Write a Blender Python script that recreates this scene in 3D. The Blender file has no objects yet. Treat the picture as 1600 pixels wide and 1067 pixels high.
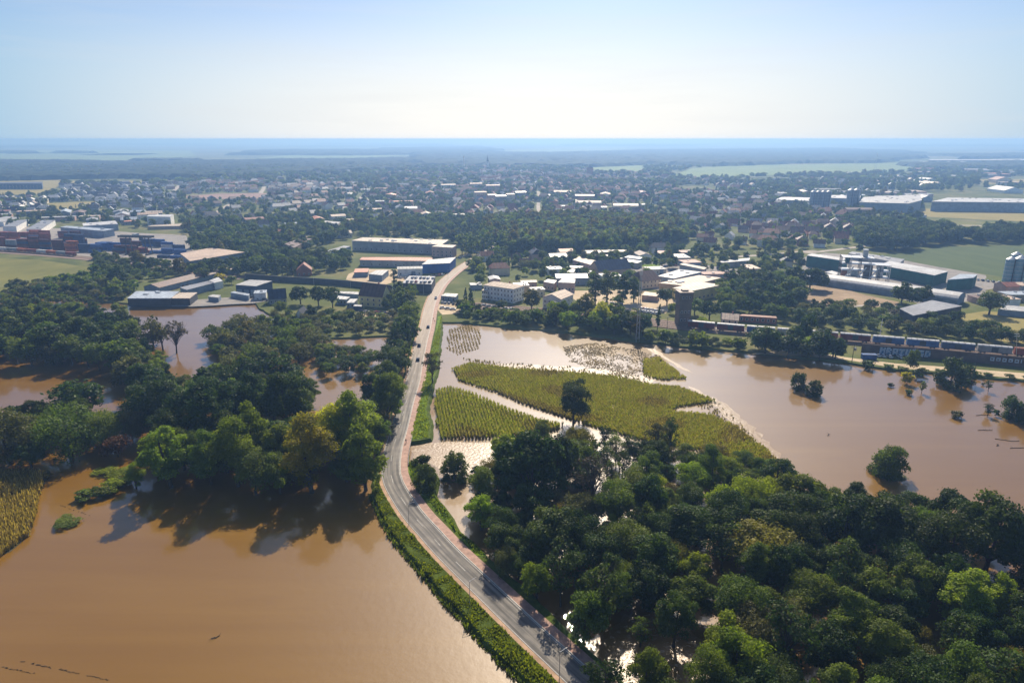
import bpy, math, random
import numpy as np
from mathutils import Vector
from mathutils.geometry import tessellate_polygon

R = math.radians
rnd = random.Random(7)
SC = bpy.context.scene
COL = SC.collection

# ------------------------------------------------------------------ camera, sky, sun, exposure
CAM_H, PITCH, FPX = 110.0, 16.5, 1066.7
cam = bpy.data.objects.new('camera', bpy.data.cameras.new('camera'))
COL.objects.link(cam)
cam.location = (0, 0, CAM_H)
cam.rotation_euler = (R(90 - PITCH), 0, 0)
cam.data.sensor_width = 36.0
cam.data.lens = 24.0
cam.data.clip_start = 1.0
cam.data.clip_end = 200000.0
SC.camera = cam

SUN_EL, SUN_AZ = 38.0, 6.5          # degrees, azimuth to the right of the view
world = bpy.data.worlds.new('World')
SC.world = world
world.use_nodes = True
wn = world.node_tree
sky = wn.nodes.new('ShaderNodeTexSky')
sky.sky_type = 'NISHITA'
sky.sun_disc = False
sky.sun_elevation = R(SUN_EL)
sky.sun_rotation = R(SUN_AZ)
sky.air_density = 1.0
sky.dust_density = 0.6
sky.ozone_density = 1.5
# the milky air of a hazy day: the sky washes out towards the horizon
wg = wn.nodes.new('ShaderNodeTexCoord'); wx = wn.nodes.new('ShaderNodeSeparateXYZ'); wn.links.new(wg.outputs['Generated'], wx.inputs[0])
wr = wn.nodes.new('ShaderNodeMapRange'); wr.interpolation_type = 'SMOOTHERSTEP'
wr.inputs[1].default_value = 0.0; wr.inputs[2].default_value = 0.24; wr.inputs[3].default_value = 0.92; wr.inputs[4].default_value = 0.0
wn.links.new(wx.outputs[2], wr.inputs[0])
wd = wn.nodes.new('ShaderNodeVectorMath'); wd.operation = 'DOT_PRODUCT'
wd.inputs[1].default_value = (math.sin(R(2)), math.cos(R(2)), 0.05)
wn.links.new(wg.outputs['Generated'], wd.inputs[0])
wc = wn.nodes.new('ShaderNodeValToRGB')
wc.color_ramp.elements[0].position = 0.76; wc.color_ramp.elements[0].color = (4.9, 7.0, 7.6, 1)
wc.color_ramp.elements[1].position = 1.0; wc.color_ramp.elements[1].color = (15.5, 12.6, 9.4, 1)
wn.links.new(wd.outputs['Value'], wc.inputs[0])
wm = wn.nodes.new('ShaderNodeMix'); wm.data_type = 'RGBA'
wn.links.new(wr.outputs[0], wm.inputs[0]); wn.links.new(sky.outputs[0], wm.inputs[6]); wn.links.new(wc.outputs[0], wm.inputs[7])
wt = wn.nodes.new('ShaderNodeMix'); wt.data_type = 'RGBA'; wt.blend_type = 'MULTIPLY'; wt.inputs[0].default_value = 1.0
wt.inputs[7].default_value = (0.72, 0.86, 1.10, 1)
wn.links.new(wm.outputs[2], wt.inputs[6])
# a few thin cirrus streaks
wp = wn.nodes.new('ShaderNodeMapping'); wp.inputs['Scale'].default_value = (1.3, 1.3, 16); wp.inputs['Rotation'].default_value = (0, R(7), 0)
wn.links.new(wg.outputs['Generated'], wp.inputs['Vector'])
wz = wn.nodes.new('ShaderNodeTexNoise'); wz.inputs['Scale'].default_value = 1.6; wz.inputs['Detail'].default_value = 5; wz.inputs['Roughness'].default_value = .6
wn.links.new(wp.outputs[0], wz.inputs['Vector'])
wq = wn.nodes.new('ShaderNodeMapRange'); wq.inputs[1].default_value = .48; wq.inputs[2].default_value = .8; wq.inputs[3].default_value = 0; wq.inputs[4].default_value = .35
wn.links.new(wz.outputs['Fac'], wq.inputs[0])
wi = wn.nodes.new('ShaderNodeMix'); wi.data_type = 'RGBA'; wi.inputs[7].default_value = (8.0, 8.2, 8.4, 1)
wn.links.new(wq.outputs[0], wi.inputs[0]); wn.links.new(wt.outputs[2], wi.inputs[6])
# the bright aureole that hazy air shows around the sun (above the frame, mirrored by the flood)
wa = wn.nodes.new('ShaderNodeVectorMath'); wa.operation = 'DOT_PRODUCT'
wa.inputs[1].default_value = (math.sin(R(SUN_AZ))*math.cos(R(SUN_EL)), math.cos(R(SUN_AZ))*math.cos(R(SUN_EL)), math.sin(R(SUN_EL)))
wn.links.new(wg.outputs['Generated'], wa.inputs[0])
wb_ = wn.nodes.new('ShaderNodeMath'); wb_.operation = 'MAXIMUM'; wb_.inputs[1].default_value = 0; wn.links.new(wa.outputs['Value'], wb_.inputs[0])
wo = wn.nodes.new('ShaderNodeMath'); wo.operation = 'POWER'; wo.inputs[1].default_value = 27; wn.links.new(wb_.outputs[0], wo.inputs[0])
wv = wn.nodes.new('ShaderNodeMix'); wv.data_type = 'RGBA'; wv.blend_type = 'ADD'; wv.inputs[7].default_value = (30, 28, 25, 1)
wn.links.new(wo.outputs[0], wv.inputs[0]); wn.links.new(wi.outputs[2], wv.inputs[6])
wn.links.new(wv.outputs[2], wn.nodes['Background'].inputs[0])
wn.nodes['Background'].inputs[1].default_value = 0.066

sd = bpy.data.lights.new('sun', 'SUN')
sd.energy = 5.0
sd.angle = R(0.5)
sd.color = (1.0, 0.88, 0.71)
sun = bpy.data.objects.new('sun', sd)
COL.objects.link(sun)
sdir = Vector((math.sin(R(SUN_AZ)) * math.cos(R(SUN_EL)), math.cos(R(SUN_AZ)) * math.cos(R(SUN_EL)), math.sin(R(SUN_EL))))
sun.rotation_euler = sdir.to_track_quat('Z', 'Y').to_euler()

SC.view_settings.view_transform = 'Standard'
SC.view_settings.look = 'None'
SC.view_settings.exposure = 0.52
SC.view_settings.gamma = 1.0
SC.render.engine = 'CYCLES'
SC.cycles.use_denoising = True
SC.cycles.max_bounces = 6
SC.cycles.diffuse_bounces = 3
SC.cycles.glossy_bounces = 3
SC.cycles.transmission_bounces = 3
SC.cycles.volume_bounces = 1
SC.cycles.sample_clamp_indirect = 6.0

# ------------------------------------------------------------------ helpers
GZ = 1.0                                  # dry land level; the flood stands at 0
CP, SP = math.cos(R(PITCH)), math.sin(R(PITCH))

def G(px, py, z=0.0):                     # ground point under a pixel of the 1600 px photograph
    u, v = (px - 800) / FPX, (py - 533.5) / FPX
    t = (CAM_H - z) / (SP + v * CP)
    return (u * t, t * (CP - v * SP))

def GP(pts, z=0.0):
    return [G(x, y, z) for x, y in pts]

def PX(x, y, z=0.0):                      # numpy friendly inverse
    d = y * CP - (z - CAM_H) * SP
    c = y * SP + (z - CAM_H) * CP
    return 800 + FPX * x / d, 533.5 - FPX * c / d

def inpoly(poly, x, y):                   # vectorised point in polygon
    x = np.asarray(x, float); y = np.asarray(y, float)
    ins = np.zeros(x.shape, bool)
    n = len(poly)
    for i in range(n):
        x1, y1 = poly[i]; x2, y2 = poly[(i + 1) % n]
        if y1 == y2: continue
        c = ((y1 > y) != (y2 > y)) & (x < (x2 - x1) * (y - y1) / (y2 - y1) + x1)
        ins ^= c
    return ins

def tag(o, label=None, cat=None, group=None, kind=None):
    if label: o['label'] = label
    if cat: o['category'] = cat
    if group: o['group'] = group
    if kind: o['kind'] = kind
    return o

def empty(name, loc, rz=0.0):
    o = bpy.data.objects.new(name, None)
    o.empty_display_size = 1.0
    COL.objects.link(o)
    o.location = loc
    o.rotation_euler = (0, 0, rz)
    return o

def link(name, mesh, parent=None, loc=None, rz=0.0, mat=None):
    o = bpy.data.objects.new(name, mesh)
    COL.objects.link(o)
    if parent: o.parent = parent
    if loc is not None: o.location = loc
    if rz: o.rotation_euler = (0, 0, rz)
    if mat:
        mats = mat if isinstance(mat, (list, tuple)) else [mat]
        for i, m in enumerate(mats):
            if i < len(o.material_slots):
                o.material_slots[i].link = 'OBJECT'
                o.material_slots[i].material = m
    return o

class MB:
    def __init__(s): s.v, s.f, s.m = [], [], []
    def add(s, vs, fs, m=0):
        b = len(s.v); s.v += [tuple(p) for p in vs]
        for f in fs:
            s.f.append(tuple(b + i for i in f)); s.m.append(m)
        return s
    def box(s, x0, x1, y0, y1, z0, z1, m=0):
        return s.add([(x0,y0,z0),(x1,y0,z0),(x1,y1,z0),(x0,y1,z0),(x0,y0,z1),(x1,y0,z1),(x1,y1,z1),(x0,y1,z1)],
                     [(0,3,2,1),(4,5,6,7),(0,1,5,4),(1,2,6,5),(2,3,7,6),(3,0,4,7)], m)
    def prism(s, poly, z0, z1, m=0, mt=None, bottom=False):
        n = len(poly)
        area = sum(poly[i][0]*poly[(i+1)%n][1]-poly[(i+1)%n][0]*poly[i][1] for i in range(n))
        if area < 0: poly = poly[::-1]
        vs = [(p[0],p[1],z0) for p in poly] + [(p[0],p[1],z1) for p in poly]
        s.add(vs, [(i,(i+1)%n,n+(i+1)%n,n+i) for i in range(n)], m)
        s.add([(p[0],p[1],z1) for p in poly], [tuple(range(n))], m if mt is None else mt)
        if bottom: s.add([(p[0],p[1],z0) for p in poly], [tuple(range(n))[::-1]], m)
        return s
    def tube(s, p0, p1, r0, r1, n=6, m=0, cap=True):
        p0, p1 = Vector(p0), Vector(p1)
        d = (p1 - p0)
        if d.length < 1e-6: return s
        d.normalize()
        a = d.orthogonal().normalized(); b = d.cross(a)
        vs = []
        for p, r in ((p0, r0), (p1, r1)):
            for k in range(n):
                t = 2 * math.pi * k / n
                vs.append(p + a * (math.cos(t) * r) + b * (math.sin(t) * r))
        fs = [(k, (k+1) % n, n + (k+1) % n, n + k) for k in range(n)]
        if cap: fs += [tuple(range(n))[::-1], tuple(range(n, 2*n))]
        return s.add(vs, fs, m)
    def dome(s, c, rx, ry, rz, nu=10, nv=5, m=0):
        vs, fs = [], []
        for j in range(nv + 1):
            ph = math.pi / 2 * j / nv
            for i in range(nu):
                th = 2 * math.pi * i / nu
                vs.append((c[0]+rx*math.cos(ph)*math.cos(th), c[1]+ry*math.cos(ph)*math.sin(th), c[2]+rz*math.sin(ph)))
        for j in range(nv):
            for i in range(nu):
                fs.append((j*nu+i, j*nu+(i+1)%nu, (j+1)*nu+(i+1)%nu, (j+1)*nu+i))
        return s.add(vs, fs, m)
    def mesh(s, name, mats, smooth=False):
        me = bpy.data.meshes.new(name)
        me.from_pydata(s.v, [], s.f)
        for m in (mats if isinstance(mats, (list, tuple)) else [mats]): me.materials.append(m)
        me.polygons.foreach_set('material_index', s.m)
        if smooth: me.polygons.foreach_set('use_smooth', [True]*len(s.f))
        me.update()
        return me
    def build(s, name, mats, parent=None, loc=None, rz=0.0, smooth=False):
        return link(name, s.mesh(name, mats, smooth), parent, loc, rz)

def rough(pts, step=3.0, amp=0.8, seed=1, closed=True):     # natural edge: resample and jitter a world outline
    rr = random.Random(seed); out = []
    n = len(pts)
    for i in range(n if closed else n - 1):
        a, b = pts[i], pts[(i + 1) % n]
        L = math.dist(a, b); k = max(1, min(200, int(L / step)))
        nx, ny = (-(b[1]-a[1])/max(L,1e-6), (b[0]-a[0])/max(L,1e-6))
        for j in range(k):
            t = j / k
            w = rr.uniform(-amp, amp) if j else rr.uniform(-amp, amp)*.4
            out.append((a[0]+(b[0]-a[0])*t+nx*w, a[1]+(b[1]-a[1])*t+ny*w))
    if not closed: out.append(tuple(pts[-1]))
    return out

def smooth_line(pts, step=4.0):           # Catmull-Rom through the points
    P = [pts[0]] + list(pts) + [pts[-1]]; out = []
    for i in range(1, len(P) - 2):
        p0, p1, p2, p3 = (np.array(P[j], float) for j in (i-1, i, i+1, i+2))
        k = max(1, int(np.linalg.norm(p2 - p1) / step))
        for j in range(k):
            t = j / k
            out.append(tuple(.5*((2*p1)+(-p0+p2)*t+(2*p0-5*p1+4*p2-p3)*t*t+(-p0+3*p1-3*p2+p3)*t**3)))
    out.append(tuple(map(float, pts[-1])))
    return out

def sheet(name, pts, z, mat, skirt=0.0, spread=0.0, kind='structure'):
    n = len(pts)
    area = sum(pts[i][0]*pts[(i+1)%n][1]-pts[(i+1)%n][0]*pts[i][1] for i in range(n))
    if area < 0: pts = pts[::-1]
    mb = MB()
    tris = tessellate_polygon([[Vector((p[0], p[1], 0)) for p in pts]])
    fs = []
    for t in tris:
        a, b, c = (pts[i] for i in t)
        if (b[0]-a[0])*(c[1]-a[1])-(b[1]-a[1])*(c[0]-a[0]) < 0: t = t[::-1]
        fs.append(tuple(t))
    mb.add([(p[0], p[1], z) for p in pts], fs)
    if skirt:
        lo = []
        for i in range(n):
            a, b = pts[i-1], pts[(i+1) % n]
            dx, dy = b[0]-a[0], b[1]-a[1]; L = math.hypot(dx, dy) or 1
            lo.append((pts[i][0]+dy/L*spread, pts[i][1]-dx/L*spread, z-skirt))
        mb.add([(p[0],p[1],z) for p in pts]+lo, [(i, n+i, n+(i+1)%n, (i+1)%n) for i in range(n)])
    o = mb.build(name, mat)
    if kind: o['kind'] = kind
    return o

def normals(line):
    out = []
    for i in range(len(line)):
        a, b = line[max(0,i-1)], line[min(len(line)-1,i+1)]
        dx, dy = b[0]-a[0], b[1]-a[1]; L = math.hypot(dx, dy) or 1
        out.append((dy/L, -dx/L))         # to the right of travel
    return out

def ribbon(name, line, o0, o1, z, mat, h=0.0, kind='structure', parent=None, i0=0, i1=None):
    ln = line[i0:i1]; nn = normals(line)[i0:i1]
    mb = MB(); uv = []
    s = 0; S = []
    for i, p in enumerate(ln):
        if i: s += math.dist(p, ln[i-1])
        S.append(s)
    A = [(p[0]+n[0]*o0, p[1]+n[1]*o0) for p, n in zip(ln, nn)]
    B = [(p[0]+n[0]*o1, p[1]+n[1]*o1) for p, n in zip(ln, nn)]
    k = len(ln)
    mb.add([(a[0],a[1],z) for a in A]+[(b[0],b[1],z) for b in B], [(i, k+i, k+i+1, i+1) for i in range(k-1)])
    if h:
        mb.add([(a[0],a[1],z) for a in A]+[(a[0],a[1],z-h) for a in A], [(i, i+1, k+i+1, k+i) for i in range(k-1)])
        mb.add([(b[0],b[1],z) for b in B]+[(b[0],b[1],z-h) for b in B], [(i, k+i, k+i+1, i+1) for i in range(k-1)])
    me = mb.mesh(name, mat)
    ul = me.uv_layers.new(name='UVMap')
    U = [(o0, t) for t in S]+[(o1, t) for t in S]
    if h: U = U + [(o0, t) for t in S]*2 + [(o1, t) for t in S]*2
    for lp in me.loops: ul.data[lp.index].uv = U[lp.vertex_index]
    o = link(name, me, parent)
    if kind: o['kind'] = kind
    return o

# ------------------------------------------------------------------ materials
MATS = {}
def nodes(name):
    m = bpy.data.materials.new(name); m.use_nodes = True
    nt = m.node_tree
    return m, nt, nt.nodes, nt.links, nt.nodes['Principled BSDF']

def noise(nt, scale, detail=4, rough_=.55, vec=None, dist=0.0):
    n = nt.nodes.new('ShaderNodeTexNoise')
    n.inputs['Scale'].default_value = scale; n.inputs['Detail'].default_value = detail
    n.inputs['Roughness'].default_value = rough_; n.inputs['Distortion'].default_value = dist
    if vec is None:
        g = nt.nodes.new('ShaderNodeNewGeometry'); vec = g.outputs['Position']
    nt.links.new(vec, n.inputs['Vector'])
    return n.outputs['Fac']

def ramp(nt, fac, stops):
    r = nt.nodes.new('ShaderNodeValToRGB')
    while len(r.color_ramp.elements) < len(stops): r.color_ramp.elements.new(.5)
    for e, (p, c) in zip(r.color_ramp.elements, stops):
        e.position = p; e.color = (*c, 1) if len(c) == 3 else c
    nt.links.new(fac, r.inputs['Fac'])
    return r.outputs['Color']

def mix(nt, fac, a, b, mode='MIX'):
    n = nt.nodes.new('ShaderNodeMix'); n.data_type = 'RGBA'; n.blend_type = mode
    for s, v in ((n.inputs[0], fac), (n.inputs[6], a), (n.inputs[7], b)):
        if isinstance(v, (int, float)): s.default_value = v
        elif isinstance(v, tuple): s.default_value = (*v, 1)
        else: nt.links.new(v, s)
    return n.outputs[2]

def mapping(nt, scale, rot=0.0, src='Position'):
    if src == 'Position':
        g = nt.nodes.new('ShaderNodeNewGeometry').outputs['Position']
    else:
        g = nt.nodes.new('ShaderNodeTexCoord').outputs[src]
    m = nt.nodes.new('ShaderNodeMapping')
    m.inputs['Scale'].default_value = scale; m.inputs['Rotation'].default_value = (0, 0, rot)
    nt.links.new(g, m.inputs['Vector'])
    return m.outputs['Vector']

def plain(name, c, rough_=.7, var=.25, scale=.4, spec=.3, metal=0.0, bump=0.0):
    if name in MATS: return MATS[name]
    m, nt, N, L, b = nodes(name)
    f = noise(nt, scale, 5)
    lo = tuple(x*(1-var) for x in c); hi = tuple(min(1, x*(1+var)) for x in c)
    L.new(ramp(nt, f, [(.3, lo), (.7, hi)]), b.inputs['Base Color'])
    b.inputs['Roughness'].default_value = rough_
    b.inputs['Specular IOR Level'].default_value = spec
    b.inputs['Metallic'].default_value = metal
    if bump:
        bn = N.new('ShaderNodeBump'); bn.inputs['Strength'].default_value = bump; bn.inputs['Distance'].default_value = .2
        L.new(noise(nt, scale*6, 3), bn.inputs['Height']); L.new(bn.outputs[0], b.inputs['Normal'])
    MATS[name] = m
    return m

def leafmat(name, c0, c1, trans=.3):
    m, nt, N, L, b = nodes(name)
    a = N.new('ShaderNodeAttribute'); a.attribute_name = 'tint'
    oi = N.new('ShaderNodeObjectInfo')
    c = mix(nt, a.outputs['Fac'], c0, c1)
    hs = N.new('ShaderNodeHueSaturation')
    mr = N.new('ShaderNodeMapRange'); mr.inputs[3].default_value = .72; mr.inputs[4].default_value = 1.3
    L.new(oi.outputs['Random'], mr.inputs[0]); L.new(mr.outputs[0], hs.inputs['Value'])
    mh = N.new('ShaderNodeMath'); mh.operation = 'MULTIPLY'; mh.inputs[1].default_value = 7.31
    L.new(oi.outputs['Random'], mh.inputs[0])
    fr = N.new('ShaderNodeMath'); fr.operation = 'FRACT'; L.new(mh.outputs[0], fr.inputs[0])
    m2 = N.new('ShaderNodeMapRange'); m2.inputs[3].default_value = .48; m2.inputs[4].default_value = .515
    L.new(fr.outputs[0], m2.inputs[0]); L.new(m2.outputs[0], hs.inputs['Hue'])
    L.new(c, hs.inputs['Color'])
    L.new(hs.outputs[0], b.inputs['Base Color'])
    b.inputs['Roughness'].default_value = .6; b.inputs['Specular IOR Level'].default_value = .16
    t = N.new('ShaderNodeBsdfTranslucent')
    tc = mix(nt, 1.0, hs.outputs[0], (1.25, 1.3, .55), 'MULTIPLY')
    L.new(tc, t.inputs['Color'])
    ms = N.new('ShaderNodeMixShader'); ms.inputs[0].default_value = trans
    L.new(b.outputs[0], ms.inputs[1]); L.new(t.outputs[0], ms.inputs[2])
    L.new(ms.outputs[0], N['Material Output'].inputs['Surface'])
    return m

LEAF = {
 'dark':   (leafmat('dark_leaves', (.018,.038,.007), (.070,.112,.015), .36), 'dark green'),
 'mid':    (leafmat('green_leaves', (.050,.084,.010), (.155,.205,.022), .44), 'mid green'),
 'light':  (leafmat('bright_leaves', (.105,.160,.010), (.275,.335,.020), .54), 'bright green'),
 'yellow': (leafmat('yellow_leaves', (.215,.220,.007), (.450,.405,.012), .54), 'yellow-green'),
 'grey':   (leafmat('olive_leaves', (.070,.078,.022), (.155,.155,.046), .36), 'grey-olive'),
 'gold':   (leafmat('golden_leaves', (.110,.102,.012), (.215,.185,.024), .4), 'golden olive'),
 'rust':   (leafmat('rusty_leaves', (.060,.028,.010), (.130,.055,.020)), 'rusty brown'),
 'twig':   (leafmat('dry_leaves', (.090,.070,.045), (.150,.120,.080), .2), 'dry brown'),
}
bark = plain('bark', (.07,.055,.04), .9, .4, 2.0)

# flood water
def watermat(name, turb):
    m, nt, N, L, b = nodes(name)
    f = noise(nt, .012, 3)
    c = ramp(nt, f, [(.3, (.165,.082,.008)), (.7, (.20,.102,.012))])
    sk = noise(nt, 1.0, 5, .6, mapping(nt, (.006, .045, 1), R(-28)), .8)
    c = mix(nt, .55, c, ramp(nt, sk, [(.32, (.15,.072,.005)), (.5, (.175,.088,.008)), (.68, (.215,.115,.014))]))
    if turb:
        st = noise(nt, .45, 6, .65, mapping(nt, (1.0, 1.7, 1), R(-20)), 1.2)
        foam_glitter = ramp(nt, st, [(.57, (0,0,0)), (.70, (1,1,1))])  # pale streaks: foam at the spill, plus sun glitter painted into the colour
        c = mix(nt, foam_glitter, c, (.42,.33,.25))
    L.new(c, b.inputs['Base Color'])
    b.inputs['IOR'].default_value = 1.33
    b.inputs['Roughness'].default_value = .36; b.inputs['Specular IOR Level'].default_value = .30
    b.inputs['Coat Weight'].default_value = .5 if turb else .95; b.inputs['Coat IOR'].default_value = 1.40; b.inputs['Coat Roughness'].default_value = .28 if turb else .025
    bp = N.new('ShaderNodeBump'); bp.inputs['Distance'].default_value = .16 if turb else .25
    bp.inputs['Strength'].default_value = .9 if turb else .13
    L.new(noise(nt, .9 if turb else .5, 5, .6), bp.inputs['Height'])
    L.new(bp.outputs[0], b.inputs['Normal']); L.new(bp.outputs[0], b.inputs['Coat Normal'])
    return m
M_WATER, M_RAPID = watermat('muddy_water', False), watermat('churned_water', True)

def groundmat():
    m, nt, N, L, b = nodes('land')
    near = ramp(nt, noise(nt, .02, 6, .6), [(.32, (.055,.07,.018)), (.48, (.10,.12,.032)), (.62, (.16,.15,.06)), (.75, (.30,.25,.17))])
    v = N.new('ShaderNodeTexVoronoi'); v.inputs['Scale'].default_value = 1.0
    L.new(mapping(nt, (.0011, .0022, 1), R(12)), v.inputs['Vector'])
    w = N.new('ShaderNodeSeparateColor'); L.new(v.outputs['Color'], w.inputs[0])
    far = ramp(nt, w.outputs[0], [(.0, (.03,.055,.02)), (.25, (.09,.13,.045)), (.45, (.16,.15,.08)), (.6, (.09,.13,.04)), (.8, (.22,.19,.12)), (1.0, (.12,.17,.06))])
    far = mix(nt, .3, far, near)
    sx = N.new('ShaderNodeSeparateXYZ'); g = N.new('ShaderNodeNewGeometry'); L.new(g.outputs['Position'], sx.inputs[0])
    mr = N.new('ShaderNodeMapRange'); mr.inputs[1].default_value = 2200; mr.inputs[2].default_value = 3200
    L.new(sx.outputs[1], mr.inputs[0])
    L.new(mix(nt, mr.outputs[0], near, far), b.inputs['Base Color'])
    b.inputs['Roughness'].default_value = .95; b.inputs['Specular IOR Level'].default_value = .1
    return m
M_LAND = groundmat()

def grassmat(name, a, c, scale=.25, rows=None):
    m, nt, N, L, b = nodes(name)
    col = ramp(nt, noise(nt, scale, 8, .65), [(.3, a), (.7, c)])
    if rows:
        st = noise(nt, 1.0, 2, .5, mapping(nt, (rows, .02, 1), R(10)))
        col = mix(nt, .5, col, ramp(nt, st, [(.35, a), (.65, c)]))
    L.new(col, b.inputs['Base Color'])
    b.inputs['Roughness'].default_value = .9; b.inputs['Specular IOR Level'].default_value = .1
    bp = N.new('ShaderNodeBump'); bp.inputs['Strength'].default_value = .7; bp.inputs['Distance'].default_value = .4
    L.new(noise(nt, scale*8, 4, .7), bp.inputs['Height']); L.new(bp.outputs[0], b.inputs['Normal'])
    return m
M_GRASS = grassmat('verge_grass', (.08,.14,.008), (.18,.27,.016), .5)
M_WEED = grassmat('weeds', (.045,.07,.01), (.11,.15,.018), .5)
M_FIELD = grassmat('meadow', (.11,.12,.03), (.19,.18,.05), .03, .06)
M_FIELDG = grassmat('green_crop', (.055,.085,.03), (.085,.115,.04), .02, .08)
M_FIELDP = grassmat('pale_crop', (.13,.19,.07), (.2,.26,.1), .01)
M_FIELDY = grassmat('stubble', (.22,.19,.06), (.3,.25,.09), .02)
M_SOIL = grassmat('bare_soil', (.22,.16,.10), (.42,.31,.2), .06)
M_SAND = grassmat('sandy_yard', (.40,.31,.2), (.62,.5,.34), .08)
M_YARD = grassmat('paved_yard', (.2,.19,.18), (.34,.31,.28), .1)
M_STREET = plain('street', (.36,.32,.27), .9, .25, .1, .15)

def asphaltmat():
    m, nt, N, L, b = nodes('asphalt')
    uv = N.new('ShaderNodeUVMap'); sx = N.new('ShaderNodeSeparateXYZ'); L.new(uv.outputs[0], sx.inputs[0])
    cb = N.new('ShaderNodeCombineXYZ'); ml = N.new('ShaderNodeMath'); ml.operation = 'MULTIPLY'; ml.inputs[1].default_value = .03
    L.new(sx.outputs[0], cb.inputs[0]); L.new(sx.outputs[1], ml.inputs[0]); L.new(ml.outputs[0], cb.inputs[1])
    lane = ramp(nt, noise(nt, 1.1, 2, .5, cb.outputs[0]), [(.36, (.085,.08,.074)), (.5, (.15,.14,.128)), (.66, (.24,.22,.195))])
    patch = ramp(nt, noise(nt, .25, 5), [(.35, (.78,.78,.78)), (.65, (1.12,1.1,1.06))])
    dust_glare = N.new('ShaderNodeMapRange'); dust_glare.inputs[1].default_value = 170; dust_glare.inputs[2].default_value = 330
    L.new(sx.outputs[1], dust_glare.inputs[0])
    c = mix(nt, 1.0, lane, patch, 'MULTIPLY')
    dm = N.new('ShaderNodeMath'); dm.operation = 'MULTIPLY'; dm.inputs[1].default_value = .55
    L.new(dust_glare.outputs[0], dm.inputs[0])
    c = mix(nt, dm.outputs[0], c, (.55,.44,.34))       # wet dust and overexposed glare, painted pale on the stretch into town
    L.new(c, b.inputs['Base Color'])
    b.inputs['Roughness'].default_value = .8; b.inputs['Specular IOR Level'].default_value = .3
    return m
M_ASPH = asphaltmat()
M_PATH = plain('red_paving', (.34,.205,.155), .75, .3, .6)
M_KERB = plain('kerb_stone', (.5,.47,.42), .8, .2, .5)
M_PAINT = plain('road_paint', (.42,.41,.39), .7, .2, 1.0)
M_SHOULDER = plain('earth_shoulder', (.38,.25,.16), .9, .3, .4)

WALLS = {k: plain('wall_'+k, c, .8, .18, .25) for k, c in dict(
  white=(.76,.74,.70), cream=(.66,.57,.42), grey=(.32,.32,.32), yellow=(.72,.58,.26), brick=(.28,.12,.08), bluegrey=(.22,.27,.33),
  dark=(.07,.075,.085), blue=(.03,.11,.34), teal=(.015,.11,.095), tan=(.4,.3,.2), pink=(.48,.33,.28), navy=(.05,.075,.13), concrete=(.17,.13,.105)).items()}
ROOFS = {k: plain('roof_'+k, c, r, .25, .5, .4) for k, (c, r) in dict(
  red=((.26,.085,.05), .6), brown=((.14,.075,.055), .55), dark=((.05,.052,.06), .45), navy=((.035,.05,.09), .5), grey=((.26,.26,.27), .45),
  light=((.42,.415,.40), .5), cream=((.48,.40,.31), .6), tan=((.46,.34,.25), .6), orange=((.5,.2,.11), .6), white=((.54,.535,.52), .45),
  rust=((.2,.1,.06), .6), bluish=((.4,.45,.5), .4)).items()}
for r_ in ROOFS.values():                  # standing seams, sheet joints and tile courses
    nt = r_.node_tree; b_ = nt.nodes['Principled BSDF']; old = b_.inputs['Base Color'].links[0].from_socket
    wv_ = nt.nodes.new('ShaderNodeTexWave'); wv_.inputs['Scale'].default_value = .11; wv_.inputs['Distortion'].default_value = .35; wv_.inputs['Detail Scale'].default_value = .2
    nt.links.new(nt.nodes.new('ShaderNodeTexCoord').outputs['Object'], wv_.inputs['Vector'])
    seam = ramp(nt, wv_.outputs['Fac'], [(.0, (.62,.62,.63)), (.16, (1,1,1)), (1, (1.04,1.04,1.03))])
    dirt = ramp(nt, noise(nt, .06, 6, .65), [(.34, (.70,.69,.68)), (.55, (1,1,1)), (.75, (1.1,1.1,1.08))])
    nt.links.new(mix(nt, 1.0, mix(nt, 1.0, old, seam, 'MULTIPLY'), dirt, 'MULTIPLY'), b_.inputs['Base Color'])
M_GLASS = plain('window_glass', (.03,.04,.05), .15, .2, 1.0, .6)
M_METAL = plain('galvanised_metal', (.45,.46,.47), .4, .15, 1.0, .5, .6)
M_DARKM = plain('dark_metal', (.06,.06,.065), .5, .2, 1.0)
M_RUBBER = plain('tyre_rubber', (.02,.02,.02), .8)
M_RAIL = plain('rail_steel', (.16,.1,.08), .5, .3, .5)
M_BALLAST = plain('ballast', (.24,.17,.13), .95, .35, 1.5)

# ------------------------------------------------------------------ automatic wording: which one of its look-alikes a thing is
AUTO = []                                  # (object, look, x, y)
LM = []                                    # (phrase, x, y)
ORD = ['closest','second closest','third closest','fourth closest','fifth closest','sixth closest','seventh closest','eighth closest','ninth closest',
       'tenth closest','eleventh closest','twelfth closest','thirteenth closest','fourteenth closest','fifteenth closest','sixteenth closest',
       'seventeenth closest','eighteenth closest','nineteenth closest','twentieth closest']
def landmark(phrase, x, y): LM.append((phrase, x, y))
def auto(o, look, x, y): AUTO.append((o, look, x, y))
# ------------------------------------------------------------------ water and land
wb = MB()
for i in range(12):
    for j in range(8):
        x, y = -1500+250*i, -400+170*j
        wb.add([(x,y,0),(x+250,y,0),(x+250,y+170,0),(x,y+170,0)], [(0,1,2,3)])
tag(wb.build('floodwater', M_WATER), kind='structure')

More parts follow.
